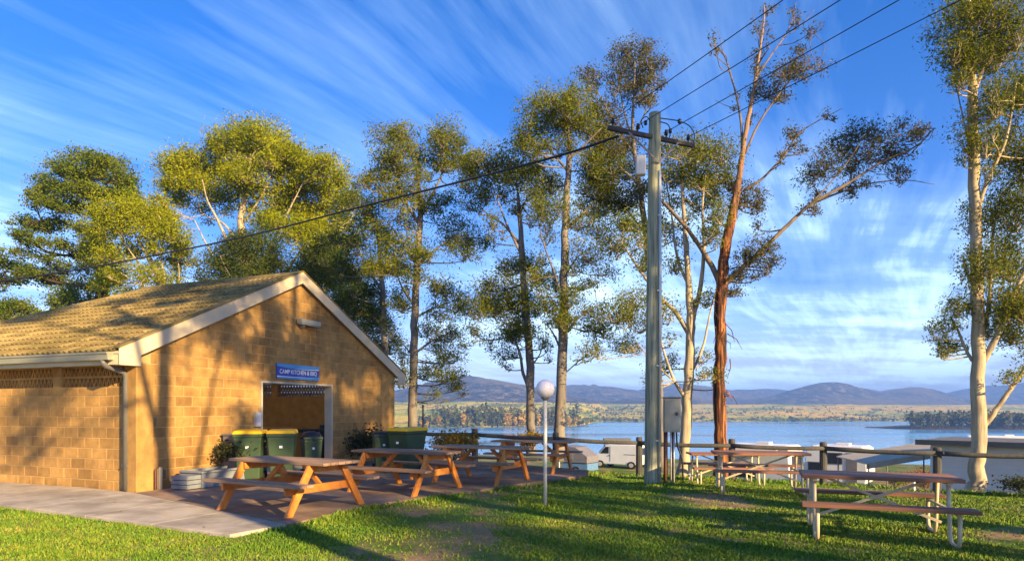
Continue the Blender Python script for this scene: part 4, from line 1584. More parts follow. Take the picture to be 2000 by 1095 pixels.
d = 27.0
build_tree('gum_tree', 'thin dark gum rising just behind the right roof slope', 'tree', P(752, 830, d),
           PT([(752, 845, .17), (752, 720, .15), (750, 640, .13), (747, 560, .11), (740, 480, .08), (735, 420, .03)], d),
           [LB([(750, 640), (720, 610), (690, 590)], d, .05, .012, .5), LB([(748, 570), (715, 520), (700, 480)], d, .05, .012, -.5), LB([(751, 690), (735, 670), (715, 660)], d, .03, .01, -.5)],
           CL([(690, 580, 30, 22, 1.2), (720, 570, 28, 20, 1.1), (665, 590, 24, 18, 1.1), (700, 610, 28, 18, 1.1), (735, 610, 20, 20, .9), (680, 540, 26, 20, 1), (715, 530, 24, 20, .9), (700, 490, 28, 22, 1), (660, 520, 22, 20, 1), (670, 470, 26, 20, 1), (710, 440, 24, 20, .9),
               (770, 590, 20, 24, .8), (720, 645, 20, 16, .8), (765, 650, 16, 24, .7), (690, 400, 26, 26, 1), (730, 680, 16, 12, .6)], d, 1.0),
           M['greybark'], M['gumdark'], 0.14, 1.15)

# broad golden gum behind the ridge
d = 36.0
build_tree('gum_tree', 'broad golden gum with domed crown behind the roof ridge', 'tree', P(500, 760, d),
           PT([(505, 790, .45), (500, 640, .38), (490, 560, .33), (480, 500, .28), (470, 440, .20), (480, 380, .14), (490, 310, .06)], d),
           [LB([(485, 530), (450, 480), (425, 430), (405, 390), (395, 350)], d, 0.112, .02, -1.5), LB([(480, 500), (440, 440), (400, 420), (360, 380)], d, 0.087, .02, 1.2), LB([(492, 560), (530, 480), (560, 420), (590, 360)], d, 0.112, .02, -1.2),
            LB([(500, 600), (560, 530), (610, 450), (640, 390)], d, 0.099, .02, 1.0), LB([(495, 580), (430, 520), (400, 470), (380, 430)], d, 0.074, .02, -1.0), LB([(470, 440), (500, 400), (530, 340), (540, 290)], d, 0.074, .02, -1.0),
            LB([(560, 530), (630, 490), (670, 440)], d + .5, 0.050, .02, -1)],
           CL([(480, 262, 46, 20, 1.3), (440, 280, 34, 18, 1.2), (520, 275, 40, 22, 1.3), (555, 300, 36, 24, 1.3), (470, 300, 50, 20, 1.3), (515, 315, 46, 22, 1.2), (425, 290, 20, 14, 1),
               (370, 315, 40, 18, 1.3), (335, 335, 30, 22, 1.3), (400, 330, 40, 20, 1.3), (360, 360, 36, 22, 1.3), (325, 365, 18, 18, 1), (400, 370, 34, 20, 1.2), (440, 340, 36, 20, 1.2), (480, 345, 40, 22, 1.2), (455, 385, 30, 20, 1), (500, 380, 30, 20, 1),
               (590, 330, 40, 22, 1.3), (630, 330, 36, 20, 1.2), (655, 350, 30, 20, 1.2), (600, 365, 36, 20, 1.2), (640, 380, 34, 20, 1.2), (560, 370, 30, 24, 1.1), (545, 400, 36, 24, 1.3), (585, 420, 36, 26, 1.3), (620, 415, 34, 24, 1.2), (560, 450, 34, 24, 1.3),
               (520, 430, 30, 22, 1.1), (605, 460, 34, 24, 1.2), (640, 450, 28, 22, 1.1), (665, 400, 26, 24, 1.1), (655, 490, 28, 26, 1.1), (620, 500, 28, 24, 1.1), (680, 440, 24, 26, 1), (640, 540, 30, 22, 1), (600, 540, 26, 20, 1), (395, 410, 22, 16, .7), (350, 400, 20, 14, .6), (320, 395, 14, 12, .7), (330, 430, 16, 14, .6)], d, 1.8),
           M['whitebark'], M['gumgold'], 0.19, 1.75, sub=0.7, twig=0.02, aspect=0.42)
d = 30.0
build_tree('gum_tree', 'dark rounded gum crown low behind the roof ridge', 'tree', P(490, 760, d),
           PT([(490, 790, .3), (490, 640, .26), (488, 560, .2), (492, 500, .1)], d),
           [LB([(490, 600), (450, 540), (430, 500)], d, 0.062, .02, -.8), LB([(489, 580), (530, 530), (560, 500)], d, 0.062, .02, .8)],
           CL([(470, 475, 34, 18, 1.2), (505, 465, 34, 20, 1.2), (535, 490, 30, 20, 1.2), (440, 495, 32, 20, 1.2), (485, 500, 40, 20, 1.3), (425, 520, 34, 18, 1.2), (465, 530, 36, 20, 1.3), (510, 525, 36, 20, 1.3), (550, 520, 28, 18, 1.1), (400, 540, 30, 16, 1), (440, 550, 30, 16, 1.1), (490, 550, 34, 18, 1.2), (580, 535, 22, 14, .9)], d, 1.2),
           M['greybark'], M['gumdark'], 0.16, 1.25, sub=0.9)
d = 33.0
build_tree('gum_tree', 'leaning golden gum with bare pale limbs above the roof at left', 'tree', P(350, 740, d),
           PT([(360, 780, .3), (345, 650, .24), (330, 580, .2), (300, 520, .13), (270, 470, .06)], d),
           [LB([(335, 590), (300, 545), (265, 505), (240, 470)], d, 0.062, .02, -.8), LB([(340, 620), (290, 570), (255, 545), (215, 520)], d, 0.050, .02, .8), LB([(325, 565), (315, 500), (320, 450), (310, 420)], d, 0.056, .02, -.6), LB([(342, 600), (350, 540), (345, 490)], d, 0.043, .02, .5)],
           CL([(235, 415, 40, 20, 1.3), (275, 410, 36, 20, 1.3), (200, 430, 32, 20, 1.2), (240, 450, 40, 18, 1.2), (290, 440, 36, 22, 1.3), (320, 425, 28, 22, 1.2), (200, 460, 26, 16, 1), (330, 460, 30, 24, 1.2), (350, 490, 24, 24, 1.1), (300, 480, 30, 22, 1), (260, 490, 24, 18, .8), (340, 520, 26, 20, 1),
               (215, 500, 30, 20, .8), (280, 540, 26, 18, .6), (225, 550, 34, 20, 1), (320, 550, 24, 16, .8), (250, 580, 26, 14, .9), (190, 485, 24, 20, .8)], d, 1.6),
           M['whitebark'], M['gumgold'], 0.17, 1.75, sub=0.7, twig=0.018, aspect=0.42)
d = 40.0
build_tree('pine_tree', 'large spreading pine at far left beyond the roof', 'tree', P(195, 760, d),
           PT([(195, 800, .5), (197, 640, .42), (200, 540, .36), (195, 460, .3), (185, 400, .22), (175, 340, .1), (170, 310, .05)], d),
           [LB([(195, 470), (140, 440), (90, 430), (45, 440)], d, .12, .03, -1), LB([(198, 520), (140, 500), (85, 500), (40, 505)], d, .12, .03, 1), LB([(190, 420), (140, 390), (90, 370)], d, .1, .03, -1.5), LB([(188, 400), (225, 370), (255, 350)], d, .1, .03, 1),
            LB([(200, 560), (130, 555), (70, 540), (10, 530)], d, .12, .03, 0.5), LB([(180, 360), (140, 345), (110, 345)], d, .06, .02, 1)],
           CL([(155, 308, 30, 12, 1.2), (185, 318, 34, 14, 1.2), (220, 325, 32, 16, 1.2), (120, 330, 30, 14, 1.1), (155, 340, 40, 14, 1.2), (205, 350, 40, 16, 1.2), (245, 360, 26, 18, 1.2), (85, 355, 26, 14, 1), (120, 370, 36, 14, 1.2), (170, 380, 40, 16, 1.2), (225, 385, 34, 16, 1.2), (70, 385, 22, 14, 1), (100, 400, 34, 12, 1.1), (150, 410, 36, 14, 1.2),
               (255, 385, 18, 14, 1), (45, 435, 22, 12, 1.1), (75, 445, 30, 12, 1.1), (120, 440, 30, 12, 1), (40, 460, 18, 12, 1), (70, 475, 28, 10, 1), (115, 480, 30, 12, 1), (160, 450, 26, 14, 1), (50, 495, 24, 10, .9), (160, 500, 26, 14, 1), (95, 510, 30, 10, 1), (130, 530, 30, 12, 1), (20, 520, 30, 14, 1.1), (60, 535, 30, 14, 1.1), (100, 550, 30, 14, 1), (150, 560, 30, 14, 1.1),
               (10, 550, 26, 12, 1), (195, 500, 20, 34, 1.2), (205, 560, 22, 26, 1.2), (130, 585, 30, 16, 1.2), (170, 595, 30, 14, 1.2), (-20, 500, 30, 18, 1), (-40, 540, 40, 18, 1), (215, 525, 20, 22, 1.1), (110, 600, 26, 12, 1.1)], d, 1.8),
           M['pinebark'], M['pine'], 0.19, 1.75, droop=0.1, sub=0.75, twig=0.02, aspect=0.5)
d = 34.0
build_tree('bush', 'green bushy tree poking over the far left roof edge', 'tree', P(30, 760, d),
           PT([(30, 800, .2), (30, 680, .15), (30, 620, .06)], d), [LB([(30, 660), (60, 620)], d, .05, .02, -.4)],
           CL([(15, 600, 30, 14, 1.3), (50, 605, 28, 14, 1.3), (30, 622, 36, 14, 1.3), (75, 620, 18, 12, 1.1), (-10, 615, 26, 16, 1.2), (10, 640, 36, 12, 1.2), (60, 640, 30, 12, 1.1)], d, .8),
           M['greybark'], M['pine'], 0.15, 1.3, aspect=0.5)


d = 31.0
build_tree('gum_tree', 'dark leafy understorey tree behind the right end of the roof ridge', 'tree', P(660, 770, d),
           PT([(660, 800, .2), (662, 680, .16), (665, 600, .12), (665, 520, .05)], d),
           [LB([(662, 660), (630, 600), (615, 560)], d, .07, .02, -.6), LB([(663, 640), (700, 590), (720, 560)], d, .07, .02, .6)],
           CL([(620, 500, 32, 22), (655, 520, 34, 24), (690, 545, 32, 24), (625, 540, 34, 24), (660, 565, 34, 22), (720, 590, 30, 24), (640, 480, 28, 22, .8), (700, 620, 32, 24), (740, 640, 28, 24), (680, 600, 30, 22), (600, 520, 26, 18), (760, 680, 22, 26, .9), (725, 680, 26, 20)], d, 1.2),
           M['greybark'], M['gumdark'], 0.16, 1.25, sub=.9)


# trees standing behind the camera and to the right, outside the frame; they shade the yard
def offtree(x, y, h, r, ncl, seed, label, leaf='gum', dens=0.9, lean=0.0, zlo=0.42):
    rr = random.Random(seed)
    tr = [(Vector((x, y, -0.1)), .26), (Vector((x + lean * .2, y, h * .25)), .2), (Vector((x + lean * .6, y, h * .55)), .16), (Vector((x + lean, y, h * .9)), .05)]
    cls = []
    for k in range(ncl):
        a = rr.random() * 6.283
        t = zlo + (1 - zlo) * rr.random()
        q = r * math.sqrt(rr.random()) * (1.15 - abs(t - 0.7))
        s = rr.uniform(0.5, 1.0) * r * 0.30
        cls.append((Vector((x + lean * t + q * math.cos(a), y + q * math.sin(a), h * t)), (s, s, s * 0.75), rr.uniform(0.7, 1.2)))
    lim = []
    for k in range(5):
        c = rr.choice(cls)[0]
        z0 = h * rr.uniform(.25, .5)
        lim.append([(Vector((x + lean * .4, y, z0)), .1), (Vector((x, y, z0)).lerp(c, .5), .06), (c, .025)])
    return build_tree('gum_tree', label, 'tree', (x, y, 0), tr, lim, cls, M['greybark'], M[leaf], 0.19, dens, 'gum trees shading the yard', sub=0.7, aspect=0.45)


OFF = [(8.3, 0.9, 14.0, 2.6, 22, 1, 'tall gum beyond the right edge of the lawn', 'gum', 1.2, 0, .66), (17.0, -3.5, 16.5, 3.3, 24, 2, 'broad gum far beyond the right edge of the lawn'),
       (5.2, -0.6, 13, 2.0, 13, 3, 'slim gum close behind the viewpoint to the right', 'gum', 1.4, 0, .6), (13.8, 0.4, 13, 2.6, 18, 4, 'gum past the near end of the log fence', 'gum', 1.2, 0, .5),
       (13.3, -2.2, 16.0, 2.5, 22, 7, 'leafy gum between the two gums right of the lawn', 'gum', 1.1, 0, .55), (2.0, -7.0, 10, 2.4, 14, 5, 'gum straight behind the viewpoint'), (21.0, -10.0, 16, 3.4, 18, 6, 'largest gum behind the yard')]
for o_ in OFF:
    offtree(*o_)


# ------------------------------------------------------------------ fence
posts = []
for x in (-8.1, -5.7, -3.4, -1.07, 1.23, 3.5, 5.85, 8.02, 10.1, 12.25, 14.4, 16.6):
    y = interp(FX, x)
    posts.append((x, y, gz(x, y)))
fence = thing('log_rail_fence', 'low log post and rail fence along the edge of the lawn', 'fence', posts[5])
fb = Vector(posts[5])
tops = []
for x, y, z in posts:
    mb = MB()
    h = 1.08 + random.uniform(-.03, .03)
    mb.tube([(0, 0, -0.25), (0, 0, h - 0.03), (0, 0, h)], [0.095, 0.088, 0.07], 12)
    o = mb.build('post', M['rail'], fence, smooth=False)
    o.location = Vector((x, y, z)) - fb
    tops.append(Vector((x, y - 0.11, z + 0.93)))
for a_, b_ in zip(tops, tops[1:]):
    mb = MB()
    dv = (b_ - a_)
    k = [a_ - dv * 0.03 - fb] + [a_ + dv * t + Vector((0, 0, -0.03 * math.sin(t * math.pi))) - fb for t in (.25, .5, .75)] + [b_ + dv * 0.03 - fb + Vector((0, 0, 0))]
    mb.tube(k, [0.060, 0.058, 0.056, 0.055, 0.052], 10)
    mb.build('rail', M['rail'], fence, smooth=True)


# ------------------------------------------------------------------ wooden picnic tables
def wooden_table():
    t = thing('picnic_table', 'x', 'picnic table')
    Ln = 2.05
    for k in range(5):
        mb = MB()
        mb.box((0, (k - 2) * 0.148, 0.715), (Ln, 0.138, 0.042))
        mb.build('top_plank', M['woodtop'], t, bev=0.006)
    for s in (-1, 1):
        for k in range(2):
            mb = MB()
            mb.box((0, s * (0.60 + 0.145 * k), 0.435), (Ln, 0.136, 0.042))
            mb.build('seat_plank', M['woodtop'], t, bev=0.006)
    for e in (-1, 1):
        x = e * 0.72
        for s in (-1, 1):
            mb = MB()
            mb.prism([(s * 0.66, 0.0), (s * 0.79, 0.0), (s * 0.365, 0.692), (s * 0.235, 0.692)], x - 0.024, x + 0.024, 'x')
            mb.build('leg', M['wood'], t, bev=0.005)
        mb = MB()
        mb.box((x - e * 0.052, 0, 0.352), (0.045, 1.48, 0.115))
        mb.build('seat_bearer', M['wood'], t, bev=0.005)
        mb = MB()
        mb.box((x - e * 0.052, 0, 0.637), (0.045, 0.70, 0.105))
        mb.build('top_bearer', M['wood'], t, bev=0.005)
        mb = MB()
        mb.beam((x - e * 0.085, 0, 0.33), (x - e * 0.50, 0, 0.685), 0.07, 0.042, Vector((0, 1, 0)))
        mb.build('brace', M['wood'], t, bev=0.004)
    return t


wt = wooden_table()
WT = [(-3.37, 9.84, 0.04, math.atan2(-.49, .87), 'wooden picnic table nearest the planter at the edge of the concrete path'),
      (-1.98, 11.98, 0.04, math.atan2(-.47, .88), 'wooden picnic table in front of the right pair of yellow lidded bins'),
      (-0.63, 13.44, 0.04, math.atan2(-.45, .89), 'wooden picnic table in front of the golden shrub'),
      (0.55, 15.85, 0.04, math.atan2(-.37, .93), 'wooden picnic table furthest back behind the lamp pole')]
for i, (x, y, z, a, lab) in enumerate(WT):
    if i == 0:
        wt.location = (x, y, z)
        wt.rotation_euler = (0, 0, a)
        tag(wt, lab, group='wooden picnic tables on the patio')
    else:
        copy_tree(wt, (x, y, z), a, lab, 'wooden picnic tables on the patio')


# ------------------------------------------------------------------ metal framed picnic tables
def metal_table():
    t = thing('metal_picnic_table', 'x', 'picnic table')
    Ln = 1.68
    for k in range(3):
        mb = MB()
        mb.box((0, (k - 1) * 0.245, 0.725), (Ln, 0.236, 0.044))
        mb.build('top_plank', M['redwood'], t, bev=0.005)
    for s in (-1, 1):
        mb = MB()
        mb.box((0, s * 0.70, 0.435), (Ln + 0.06, 0.245, 0.042))
        mb.build('seat_plank', M['redwood'], t, bev=0.005)
    for e in (-1, 1):
        x = e * 0.70
        for s in (-1, 1):
            mb = MB()
            pts = [(x, s * 0.24, 0.70), (x, s * 0.27, 0.45), (x, s * 0.31, 0.12), (x, s * 0.35, 0.045), (x, s * 0.42, 0.022), (x, s * 0.60, 0.022), (x, s * 0.67, 0.05), (x, s * 0.70, 0.12), (x, s * 0.70, 0.414)]
            mb.tube(pts, 0.023, 10)
            mb.build('leg', M['wsteel'], t, smooth=True)
        mb = MB()
        mb.box((x, 0, 0.39), (0.04, 1.44, 0.03))
        mb.box((x, 0, 0.688), (0.045, 0.66, 0.03))
        mb.build('cross_bar', M['wsteel'], t)
    for e in (-1, 1):
        mb = MB()
        mb.beam((e * 0.69, e * 0.012, 0.20), (-e * 0.56, e * 0.012, 0.69), 0.02, 0.032)
        mb.build('brace', M['wsteel'], t)
    return t


mt = metal_table()
GM = 'metal framed picnic tables on the grass'
mt.location = (4.46, 7.85, gz(4.46, 7.85))
mt.rotation_euler = (0, 0, R(-21))
tag(mt, 'metal framed picnic table with red planks nearest on the right of the lawn', group=GM)
copy_tree(mt, (4.65, 12.05, gz(4.65, 12.05) + 0.02), math.atan2(-.22, .975), 'metal framed picnic table in front of the red barked trunk', GM)
copy_tree(mt, (5.05, 15.2, gz(5.05, 15.2)), math.atan2(-.08, .99), 'metal framed picnic table at the log fence behind the pale and red trunks', GM)

# ------------------------------------------------------------------ globe lamp
lx, ly = 0.53, 10.2
lz = gz(lx, ly)
lamp = thing('globe_lamp', 'white globe lamp on a slim pale pole standing in the lawn', 'lamp', (lx, ly, lz))
mb = MB()
mb.tube([(0, 0, -0.1), (0, 0, 1.72)], 0.029, 14)
mb.build('pole', M['lpole'], lamp, smooth=True)
mb = MB()
mb.lathe([(0.032, 1.68), (0.05, 1.70), (0.075, 1.735), (0.07, 1.75)], 18)
mb.build('collar', M['grey'], lamp, smooth=True)
mb = MB()
gr = 0.148
mb.lathe([(max(.004, gr * math.sin(a)), 1.865 - gr * math.cos(a)) for a in [math.pi * k / 18 for k in range(19)]], 28)
mb.build('globe', M['globe'], lamp, smooth=True)

# ------------------------------------------------------------------ power pole
pd = 13.6
pb = P(1273, 945, pd)
pb.z = gz(pb.x, pb.y)
pole = thing('power_pole', 'weathered green grey timber power pole with crossarm and conduit', 'pole', pb)
ptop = P(1279, 222, pd) - pb
mb = MB()
mb.tube([(0, 0, -0.3), Vector((0, 0, 0)).lerp(ptop, .3), Vector((0, 0, 0)).lerp(ptop, .7), ptop], [.168, .155, .138, .125], 18)
mb.build('shaft', M['pole'], pole, smooth=False)
mb = MB()
off = Vector((0.10, -0.15, 0))
mb.tube([Vector((0.03, 0, -0.1)) + off, Vector((0.03, 0, 0)).lerp(ptop, .5) + off, Vector((0, 0, 0)).lerp(ptop, .84) + off * .85], 0.032, 10)
cd = mb.build('conduit', M['conduit'], pole, smooth=True)
for k in range(4):
    mb = MB()
    c = Vector((0, 0, 0)).lerp(ptop, .12 + .2 * k) + off * 0.97
    mb.box(c, (0.11, 0.05, 0.03))
    mb.build('saddle_clip', M['conduit'], cd)
ca, cb = P(1180, 256, 13.25), P(1346, 291, 14.15)
ca, cb = ca - pb, cb - pb
cz = (ca.z + cb.z) / 2
fr = Vector((0.06, -0.16, 0))
ca, cb = Vector((ca.x, ca.y, cz)) + fr, Vector((cb.x, cb.y, cz)) + fr
mb = MB()
mb.beam(ca, cb, 0.08, 0.085)
arm = mb.build('crossarm', M['arm'], pole, bev=0.006)
ins = []
for t in (0.05, 0.33, 0.66, 0.93):
    c = ca.lerp(cb, t)
    mb = MB()
    mb.lathe([(0.012, 0.05), (0.014, 0.10), (0.045, 0.11), (0.03, 0.14), (0.045, 0.15), (0.025, 0.19), (0.03, 0.21)], 12, c)
    mb.build('insulator', M['black'], arm, smooth=True)
    ins.append(c + Vector((0, 0, 0.17)) + pb)
mb = MB()
mb.beam(ca.lerp(cb, .22) + Vector((0, -0.06, -0.03)), ptop * 0.86 + fr, 0.012, 0.04)
mb.beam(ca.lerp(cb, .80) + Vector((0, -0.06, -0.03)), ptop * 0.86 + fr, 0.012, 0.04)
mb.build('arm_stay', M['grey'], arm)
bc = P(1251, 324, 13.4) - pb
mb = MB()
mb.box(bc, (0.20, 0.16, 0.40))
sb_ = mb.build('switch_box', M['conduit'], pole, bev=0.01)
mb = MB()
mb.box(bc + Vector((0.06, 0.05, 0)), (0.22, 0.05, 0.08))
mb.build('bracket', M['grey'], sb_)
for pts in ([(1290, 231), (1312, 234), (1327, 237), (1345, 245), (1356, 262), (1352, 290), (1345, 300)], [(1290, 238), (1304, 243), (1309, 255), (1306, 272), (1296, 285)], [(1270, 236), (1262, 228), (1252, 236), (1256, 250)]):
    mb = MB()
    mb.tube([Vector(q) - pb for q in catmull([P(x, y, 13.5) for x, y in pts], 4)], 0.011, 6)
    mb.build('jumper_lead', M['wire'], pole, smooth=True)
for px, py in ((1327, 237), (1309, 256), (1261, 240)):
    mb = MB()
    c = P(px, py, 13.48) - pb
    mb.lathe([(0.018, -0.05), (0.04, -0.03), (0.03, 0), (0.04, 0.03), (0.018, 0.05)], 10, c)
    mb.build('connector', M['black'], pole, smooth=True)

WD = Vector((0.47, -0.883, 0))
wl_ = ['overhead wire from the left end of the crossarm', 'overhead wire from left of the pole on the crossarm', 'overhead wire from right of the pole on the crossarm', 'overhead wire from the right end of the crossarm']
ends = [(1530, 0, 9.35), (1642, 0, 9.45), (1757, 0, 9.6), (1822, 28, 10.1)]
for c, lab, (ex, ey, ed) in zip(ins, wl_, ends):
    q = P(ex, ey, ed)
    dirv = (q - c)
    mb = MB()
    pts = []
    for k in range(13):
        t = k / 12 * 7.5
        p = c + dirv * t
        p.z = c.z + dirv.z * t + 0.010 * (t * t - t) * 2.0
        pts.append(p - c)
    mb.tube(pts, 0.008, 6)
    o = mb.build('overhead_wire', M['wire'], smooth=True)
    o.location = c
    tag(o, lab, 'wire', 'overhead wires')
c = P(1208, 266, 13.3)
cab = [(1208, 266, 13.3), (1100, 302, 14.2), (950, 342, 15.6), (700, 405, 18.4), (500, 457, 20.8), (330, 493, 22.6), (160, 525, 24.4), (0, 549, 26.2), (-300, 585, 30)]
mb = MB()
mb.tube([Vector(q) - c for q in catmull([P(*e) for e in cab], 4)], 0.026, 7)
o = mb.build('service_cable', M['wire'], smooth=True)
o.location = c
tag(o, 'thick black cable sagging from the crossarm across the trees to the left', 'cable')

# meter box
mbx = thing('meter_box', 'pale metal meter box on posts beside the power pole', 'meter box', P(1312, 940, 14.0), BA - R(90) + R(12))
mbx.location.z = gz(mbx.location.x, mbx.location.y)
zb = CAMZ - 43 * 14.0 / F - mbx.location.z
zt = CAMZ + 23 * 14.0 / F - mbx.location.z
mb = MB()
mb.box((0, 0, (zb + zt) / 2), (0.36, 0.30, zt - zb))
bb = mb.build('cabinet', M['meter'], mbx, bev=0.01)
mb = MB()
mb.box((0, -0.157, (zb + zt) / 2), (0.31, 0.014, zt - zb - 0.06))
dd_ = mb.build('cabinet_door', M['meter'], mbx, bev=0.004)
mb = MB()
mb.box((0.09, -0.175, (zb + zt) / 2 + 0.03), (0.05, 0.02, 0.07))
mb.build('latch', M['rust'], dd_)
mb = MB()
mb.box((0, 0, zt + 0.012), (0.41, 0.35, 0.02))
mb.build('rain_cap', M['grey'], mbx)
for x, y, m_, r in ((-0.13, 0.02, 'rust', .045), (-0.02, -0.06, 'conduit', .018), (0.05, 0.05, 'conduit', .02), (0.02, 0.1, 'rust', .025)):
    mb = MB()
    mb.tube([(x, y, -0.1), (x, y, zb)], r, 10)
    mb.build('post' if r > .04 else 'riser_pipe', M[m_], mbx, smooth=True)
mb = MB()
mb.tube(catmull([(0.10, 0, zb), (0.12, 0, zb - .3), (0.22, 0, zb - .6), (0.24, 0, 0.05)], 4), 0.018, 8)
mb.build('hose', M['black'], mbx, smooth=True)


# ------------------------------------------------------------------ bins
def wheelie(lidmat, bag=False):
    t = thing('wheelie_bin', 'x', 'bin')
    mb = MB()
    prof = [(0.0, 0.06), (0.18, 0.06), (0.25, 0.10), (0.50, 0.97), (0.0, 0.97)]
    for (z0, hw0, y00, y01, z1, hw1, y10, y11) in ((0.06, .21, -.20, .20, .92, .27, -.33, .30), (0.92, .285, -.345, .315, 0.99, .29, -.355, .325)):
        vs = [(-hw0, y00, z0), (hw0, y00, z0), (hw0, y01, z0), (-hw0, y01, z0), (-hw1, y10, z1), (hw1, y10, z1), (hw1, y11, z1), (-hw1, y11, z1)]
        mb.add(vs, [(0, 3, 2, 1), (4, 5, 6, 7), (0, 1, 5, 4), (1, 2, 6, 5), (2, 3, 7, 6), (3, 0, 4, 7)])
    mb.build('bin_body', M['bin'], t, bev=0.02)
    mb = MB()
    if bag:
        mb.lathe([(0.30, 0.93), (0.33, 0.97), (0.315, 1.03), (0.24, 1.10), (0.10, 1.13)], 14)
        mb.v = [(x * random.uniform(.93, 1.07), y * random.uniform(.93, 1.07), z) for x, y, z in mb.v]
        mb.build('bin_liner', M['black'], t, smooth=True)
    else:
        vs = [(-.30, -.37, .992), (.30, -.37, .992), (.30, .36, .992), (-.30, .36, .992), (-.26, -.31, 1.06), (.26, -.31, 1.06), (.27, .33, 1.075), (-.27, .33, 1.075)]
        mb.add(vs, [(0, 3, 2, 1), (4, 5, 6, 7), (0, 1, 5, 4), (1, 2, 6, 5), (2, 3, 7, 6), (3, 0, 4, 7)])
        mb.build('lid', lidmat, t, bev=0.02)
    mb = MB()
    mb.tube([(-.24, .37, 1.0), (.24, .37, 1.0)], .016, 8)
    mb.tube([(-.24, .30, .96), (-.24, .37, 1.0)], .014, 6)
    mb.tube([(.24, .30, .96), (.24, .37, 1.0)], .014, 6)
    mb.build('handle', M['bin'], t)
    for s in (-1, 1):
        mb = MB()
        mb.tube([(s * .20, .23, .10), (s * .26, .23, .10)], .10, 16)
        w = mb.build('wheel', M['rubber'], t)
    mb = MB()
    mb.box((0, -0.318, 0.72), (0.065, 0.012, 0.05), Matrix.Rotation(R(-9), 3, 'X'))
    mb.build('sticker', M['signwhite'], t)
    return t


b1 = wheelie(M['lid'])
GB = 'wheelie bins against the building'
zf = 0.045
ra = math.atan2(.371, .928) * 0 + R(10)
b1.location = (-5.45, 13.35, zf)
b1.rotation_euler = (0, 0, ra)
tag(b1, 'yellow lidded green bin nearest the planter and left of the doorway', group=GB)
copy_tree(b1, (-4.86, 13.55, zf), R(14), 'yellow lidded green bin standing in front of the left door jamb', GB)
b2 = wheelie(None, True)
b2.location = (-4.44, 14.15, zf)
b2.rotation_euler = (0, 0, R(30))
b2.scale = (.72, .72, .9)
tag(b2, 'smaller green bin with a black liner bulging over its rim by the doorway', group=GB)
copy_tree(b1, (-2.48, 15.2, zf), R(-32), 'yellow lidded green bin standing furthest from the building wall', GB, (1.12, 1.12, 1.0))
b3 = wheelie(M['black'])
b3.location = (-3.15, 15.6, zf)
b3.rotation_euler = (0, 0, R(18))
b3.scale = (.85, .85, .9)
tag(b3, 'dark green bin with a black lid beside the wall shrub', group=GB)


# ------------------------------------------------------------------ planter, cabinet, shrubs
def shrub(name, label, base, r, h, leaf, n, lsize, stems=6, cat='shrub', droop=.3):
    base = Vector(base)
    t = thing(name, label, cat, base)
    mb = MB()
    cs = []
    for k in range(stems):
        a = random.random() * 6.283
        q = r * random.uniform(.2, .75)
        tip = Vector((q * math.cos(a), q * math.sin(a), h * random.uniform(.5, .85)))
        mb.tube([(0, 0, 0), tip * .5 + Vector((0, 0, .05)), tip], [.016, .011, .005], 5, cap=False)
        cs.append(tip)
    mb.build('stem', M['brownbark'], t)
    pts = []
    for k in range(n):
        c = np.array(random.choice(cs))
        pts.append(c + rng.normal(size=3) * np.array([r * .26, r * .26, h * .15]))
    pts = np.array(pts)
    pts[:, 2] = np.maximum(pts[:, 2], 0.02)
    leaf_object('foliage', pts, lsize * rng.uniform(.6, 1.4, n), leaf, t, droop, .5)
    return t


pl = thing('planter_box', 'low grey planter box along the gable wall near the corner', 'planter', BW(1.55, -0.52, 0.045), BA)
mb = MB()
for (c, s_) in (((0, -.27, .16), (1.7, .05, .32)), ((0, .27, .16), (1.7, .05, .32)), ((-.825, 0, .16), (.05, .49, .32)), ((.825, 0, .16), (.05, .49, .32))):
    mb.box(c, s_)
mb.build('box_side', M['planter'], pl, bev=0.008)
mb = MB()
mb.box((0, 0, .14), (1.595, .485, .26))
mb.build('soil', M['soil'], pl)
mb = MB()
mb.box((0, -.30, .30), (1.76, .07, .035))
mb.box((-.85, 0, .30), (.06, .52, .035))
mb.build('rim', M['planter'], pl, bev=0.006)
e1 = thing('concrete_block_edging', 'short stack of pale edging slabs at the left end of the planter', 'slabs', BW(0.52, -0.62, 0.045), BA)
for k in range(3):
    mb = MB()
    mb.box((random.uniform(-.02, .02), 0, 0.05 + .085 * k), (.32, .42, .075))
    mb.build('edging_slab', M['planter'], e1, bev=.008)
st = thing('light_spot', 'triangular light spot on the planter front, modelled as a pale piece', 'light spot', BW(1.55, -0.86, 0.045), BA)
mb = MB()  # light spot on the planter given a solid pale shape
mb.prism([(-.16, 0), (.15, 0), (.03, .13), (-.03, .26), (-.08, .16)], -.04, .03)
mb.build('spot_body', M['concrete'], st, bev=.015)
shrub('shrub', 'small dark shrub growing in the grey planter', BW(1.95, -0.52, 0.30), .48, .62, M['shrub'], 1500, .07, 9)
kb = thing('grey_cabinet', 'grey metal cabinet behind the planter shrub beside the bins', 'cabinet', BW(2.25, -0.36, 0.045), BA)
mb = MB()
mb.box((0, 0, .48), (.75, .5, .94))
mb.build('cabinet_body', M['grey'], kb, bev=.01)
mb = MB()
mb.box((0, 0, .965), (.80, .55, .03))
mb.build('cabinet_top', M['grey'], kb, bev=.005)
for s in (-1, 1):
    mb = MB()
    mb.box((s * .185, -.258, .47), (.35, .016, .84))
    mb.build('cabinet_door', M['grey'], kb, bev=.004)
shrub('shrub', 'dark shrub against the wall right of the doorway', BW(6.35, -0.55, 0.045), .5, .95, M['shrub'], 1900, .08, 10)
shrub('shrub', 'golden shrub glowing behind the third wooden table', P(885, 905, 16.6), .62, .82, M['golden'], 2600, .075, 14)
shrub('shrub', 'small golden bush behind the furthest wooden table', P(1040, 880, 18.9), .5, .55, M['golden'], 1100, .07, 8)
